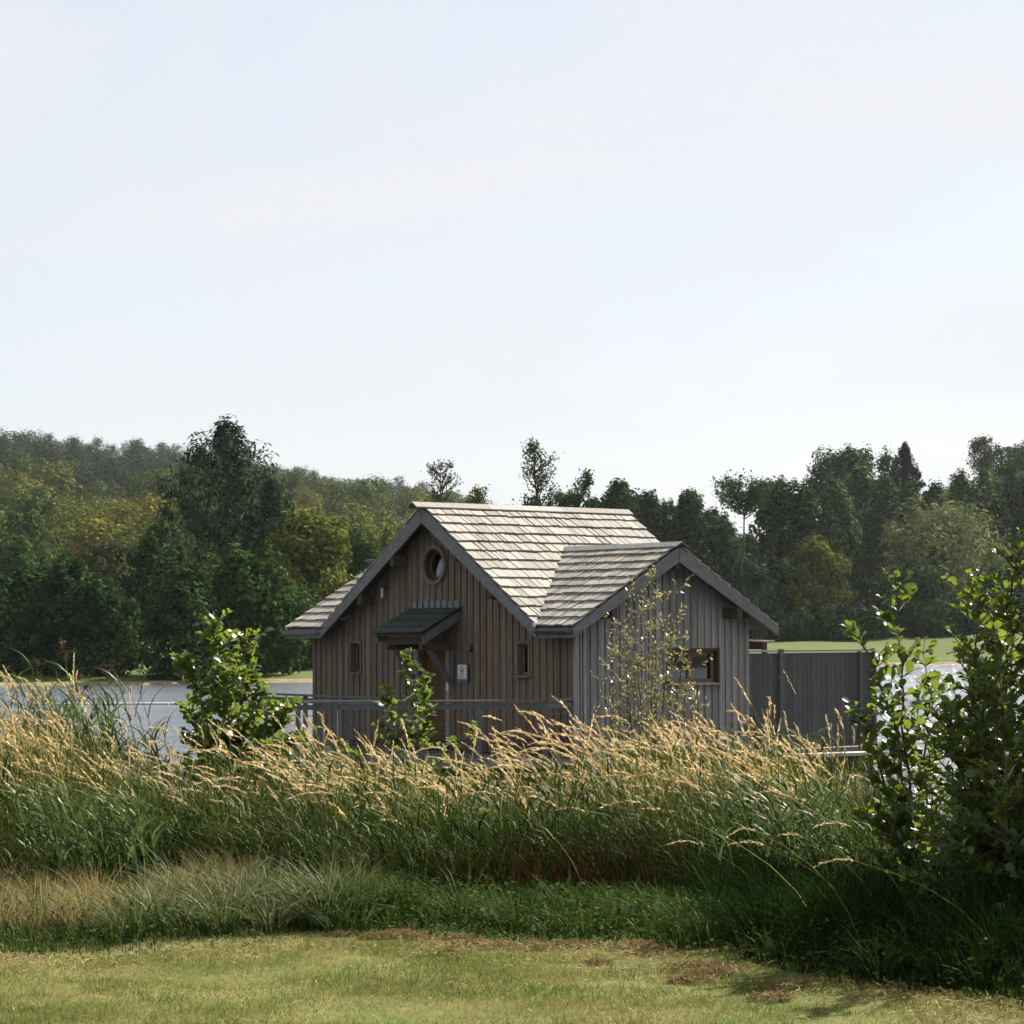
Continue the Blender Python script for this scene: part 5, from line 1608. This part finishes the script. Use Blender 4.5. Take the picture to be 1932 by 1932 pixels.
# big right alder reaching out of the frame
alder('alder_bush', 'large dense alder bush filling the right edge of the photo', gp(1890, 13.6),
      [stem(1890, 13.6, (1890, 1500, 13.6), (1895, 1250, 13.5), (1915, 1090, 13.4), (1925, 1004, 13.4)),
       stem(1880, 13.5, (1850, 1500, 13.4), (1832, 1330, 13.3), (1842, 1190, 13.3), (1845, 1110, 13.3)),
       stem(1900, 13.7, (1940, 1480, 13.7), (1960, 1250, 13.6), (1990, 1050, 13.6)),
       stem(1870, 13.4, (1830, 1560, 13.2), (1800, 1430, 13.1), (1778, 1330, 13.1)),
       stem(1895, 13.4, (1890, 1450, 13.1), (1880, 1300, 13.0), (1885, 1180, 13.0)),
       stem(1920, 13.9, (1985, 1450, 14.0), (2030, 1200, 14.0), (2050, 1010, 14.0)),
       stem(1930, 13.3, (1990, 1600, 13.1), (2030, 1430, 13.0), (2060, 1300, 13.0)),
       stem(1905, 13.9, (1900, 1400, 14.2), (1880, 1220, 14.3), (1870, 1120, 14.3)),
       stem(1880, 13.3, (1840, 1640, 13.0), (1800, 1560, 12.9)),
       stem(1900, 13.2, (1900, 1620, 12.9), (1890, 1520, 12.8), (1900, 1420, 12.8)),
       stem(1890, 13.7, (1860, 1420, 13.8), (1850, 1280, 13.9)),
       stem(1980, 13.6, (2060, 1450, 13.6), (2120, 1150, 13.6), (2150, 900, 13.6)), stem(2010, 14.2, (2140, 1450, 14.4), (2210, 1150, 14.6), (2260, 930, 14.7)),
       stem(1990, 13.2, (2110, 1550, 12.9), (2190, 1330, 12.8), (2220, 1150, 12.8)), stem(1990, 14.4, (2030, 1350, 14.8), (2060, 1050, 15.0), (2070, 900, 15.0)),
       stem(1960, 13.0, (2050, 1650, 12.6), (2120, 1500, 12.4)), stem(2000, 14.0, (2250, 1500, 14.0), (2330, 1250, 14.0), (2360, 1060, 14.0)),
       stem(2080, 14.2, (2120, 1300, 14.3), (2150, 900, 14.4), (2170, 560, 14.5)), stem(2120, 15.0, (2160, 1300, 15.1), (2180, 900, 15.2), (2190, 640, 15.3)),
       stem(2180, 13.6, (2210, 1300, 13.6), (2240, 900, 13.6), (2260, 600, 13.6)), stem(2240, 14.6, (2280, 1200, 14.7), (2310, 800, 14.8), (2330, 540, 14.9)),
       stem(2100, 15.8, (2110, 1200, 16.0), (2120, 900, 16.1), (2120, 740, 16.2))],
      .062, 300, LV2, seed=5, spacing=.036, side_len=.60, side_every=.026, min_t=.06, twig_r=.013)
# bushy alder on the left
alder('alder_bush', 'rounded alder bush with glossy pale leaf undersides, left of the cabin deck', gp(430, 21.4),
      [stem(430, 21.4, (425, 1340, 21.4), (412, 1240, 21.4), (402, 1172, 21.4)),
       stem(432, 21.4, (450, 1330, 21.3), (470, 1240, 21.2), (474, 1195, 21.2)),
       stem(425, 21.3, (390, 1350, 21.2), (362, 1280, 21.2), (345, 1240, 21.2)),
       stem(440, 21.5, (480, 1360, 21.4), (505, 1300, 21.4)),
       stem(445, 21.2, (500, 1400, 21.0), (530, 1360, 21.0), (542, 1330, 21.0)),
       stem(430, 21.1, (430, 1380, 20.9), (435, 1310, 20.8), (440, 1260, 20.8)),
       stem(450, 21.0, (520, 1430, 20.8), (570, 1390, 20.7)),
       stem(420, 21.6, (380, 1400, 21.6), (350, 1330, 21.6))],
      .085, 300, LV, seed=8, spacing=.036, side_len=.62, side_every=.020, min_t=.28, twig_r=.009)
# upright young alder in front of the door
alder('alder_shrub', 'narrow upright young alder standing in front of the cabin door', gp(790, 21.6),
      [stem(790, 21.6, (788, 1420, 21.6), (782, 1340, 21.6), (776, 1270, 21.6), (775, 1230, 21.6)),
       stem(792, 21.6, (800, 1400, 21.5), (803, 1330, 21.5), (802, 1270, 21.5)),
       stem(786, 21.5, (760, 1400, 21.4), (735, 1340, 21.4), (728, 1300, 21.4)),
       stem(784, 21.5, (740, 1420, 21.4), (708, 1370, 21.4))],
      .085, 260, LV, seed=11, spacing=.036, side_len=.28, side_every=.030, min_t=.25, twig_r=.008)
alder('alder_sapling', 'small alder sapling with a bright round leaf right of the door', gp(880, 21.0),
      [stem(880, 21.0, (882, 1430, 21.0), (888, 1385, 21.0), (893, 1366, 21.0)), stem(878, 21.0, (865, 1420, 20.9), (850, 1395, 20.9))],
      .08, 120, LV, seed=14, spacing=.05, side_len=.24, side_every=.07, min_t=.3)
alder('alder_sapling', 'low leafy alder shoots under the narrow alder by the door', gp(700, 20.4),
      [stem(700, 20.4, (690, 1440, 20.3), (640, 1400, 20.3)), stem(760, 20.6, (750, 1450, 20.5), (770, 1400, 20.5)), stem(640, 20.3, (610, 1440, 20.2), (575, 1400, 20.2)), stem(800, 20.4, (820, 1450, 20.3), (840, 1410, 20.3))],
      .075, 150, LV, seed=15, spacing=.05, side_len=.3, side_every=.09, min_t=.3)

# slender willow in front of the small gable
wl = leaf_mat('autumn willow leaves', ((.10, .115, .030), (.22, .205, .065), (.44, .37, .17)), trans=.45, rough=.35, spec=.5)
wroot = empty('willow_shrub', gp(1215, 23.0)); tag(wroot, 'slender yellowing willow in front of the small gable wall', 'shrub')
wb = Vector(wroot.location); tw = MB(); Pn, Dn = [], []
rr_ = random.Random(4)
for (px, py, dd2) in [(1215, 1110, 23.0), (1190, 1130, 23.1), (1252, 1140, 22.9), (1278, 1120, 23.0), (1160, 1200, 23.0), (1132, 1290, 22.9), (1120, 1340, 22.9), (1290, 1230, 22.8), (1310, 1330, 22.8), (1230, 1200, 22.7), (1265, 1210, 22.8), (1180, 1250, 22.8), (1150, 1250, 23.1), (1240, 1290, 22.6), (1290, 1300, 23.2), (1200, 1300, 22.6), (1262, 1330, 22.6), (1300, 1270, 22.9), (1172, 1180, 22.9), (1235, 1150, 23.2)]:
    tip_ = Vector(pt(px, py, dd2)) - wb
    b0 = Vector((0, 0, rr_.uniform(0, .8))) + Vector((.05, 0, 0)) * rr_.gauss(0, 1)
    md = b0.lerp(tip_, .5) + Vector(((0 - tip_.x) * .22, rr_.gauss(0, .05), -.05))
    path = []
    for k in range(15):
        t_ = k / 14
        path.append(b0 * (1 - t_) ** 2 + md * 2 * t_ * (1 - t_) + tip_ * t_ ** 2)
    tw.tube([tuple(p) for p in path], [.014 * (1.12 - k / 14) for k in range(15)], 5)
    for k in range(3, 15):
        for _ in range(2 + (k > 7)):
            d = Vector((rr_.gauss(0, .55), rr_.gauss(0, .55), rr_.uniform(.3, 1))).normalized()
            ln_ = rr_.uniform(.10, .32)
            e = path[k] + d * ln_
            tw.tube([tuple(path[k]), tuple(e)], [.004, .002], 3)
            for q in range(int(ln_ / .022)):
                p = path[k].lerp(e, rr_.random())
                Pn.append(tuple(p)); Dn.append(tuple((d * .6 + Vector((rr_.gauss(0, .7), rr_.gauss(0, .7), rr_.gauss(.1, .6)))).normalized()))
tw.build('branches', M['twig'], wroot)
Pn = np.array(Pn); Dn = np.array(Dn); k = len(Pn)
S = rng.normal(size=(k, 3)); S -= Dn * (S * Dn).sum(1, keepdims=True); S /= np.linalg.norm(S, axis=1, keepdims=True)
l_ = rng.uniform(.03, .065, (k, 1)); w_ = l_ * .14
v = np.stack([Pn, Pn + Dn * l_ * .5 + S * w_, Pn + Dn * l_, Pn + Dn * l_ * .5 - S * w_], 1).reshape(-1, 3)
tag(link('leaf_mass', np_mesh('leaf_mass', v, np.arange(len(v)).reshape(-1, 4), wl), wroot), kind='stuff')
print('willow leaves', k)

# ------------------------------------------------------------------ air
HAZE = 0.00004
if HAZE > 0:
    m, nt, out = new_mat('thin haze')
    pv = node(nt, 'ShaderNodeVolumePrincipled', Density=HAZE, Anisotropy=.35)
    pv.inputs['Color'].default_value = (.90, .95, 1.0, 1)
    nt.links.new(pv.outputs[0], out.inputs['Volume'])
    hz = MB().box(-1700, 1700, -1700, 1700, -6, 130).build('haze', m)
    tag(hz, kind='stuff')
print('tris', sum(sum(len(p.vertices) - 2 for p in me.polygons) if len(me.polygons) < 400 else (len(me.loops) - 2 * len(me.polygons)) for me in bpy.data.meshes))
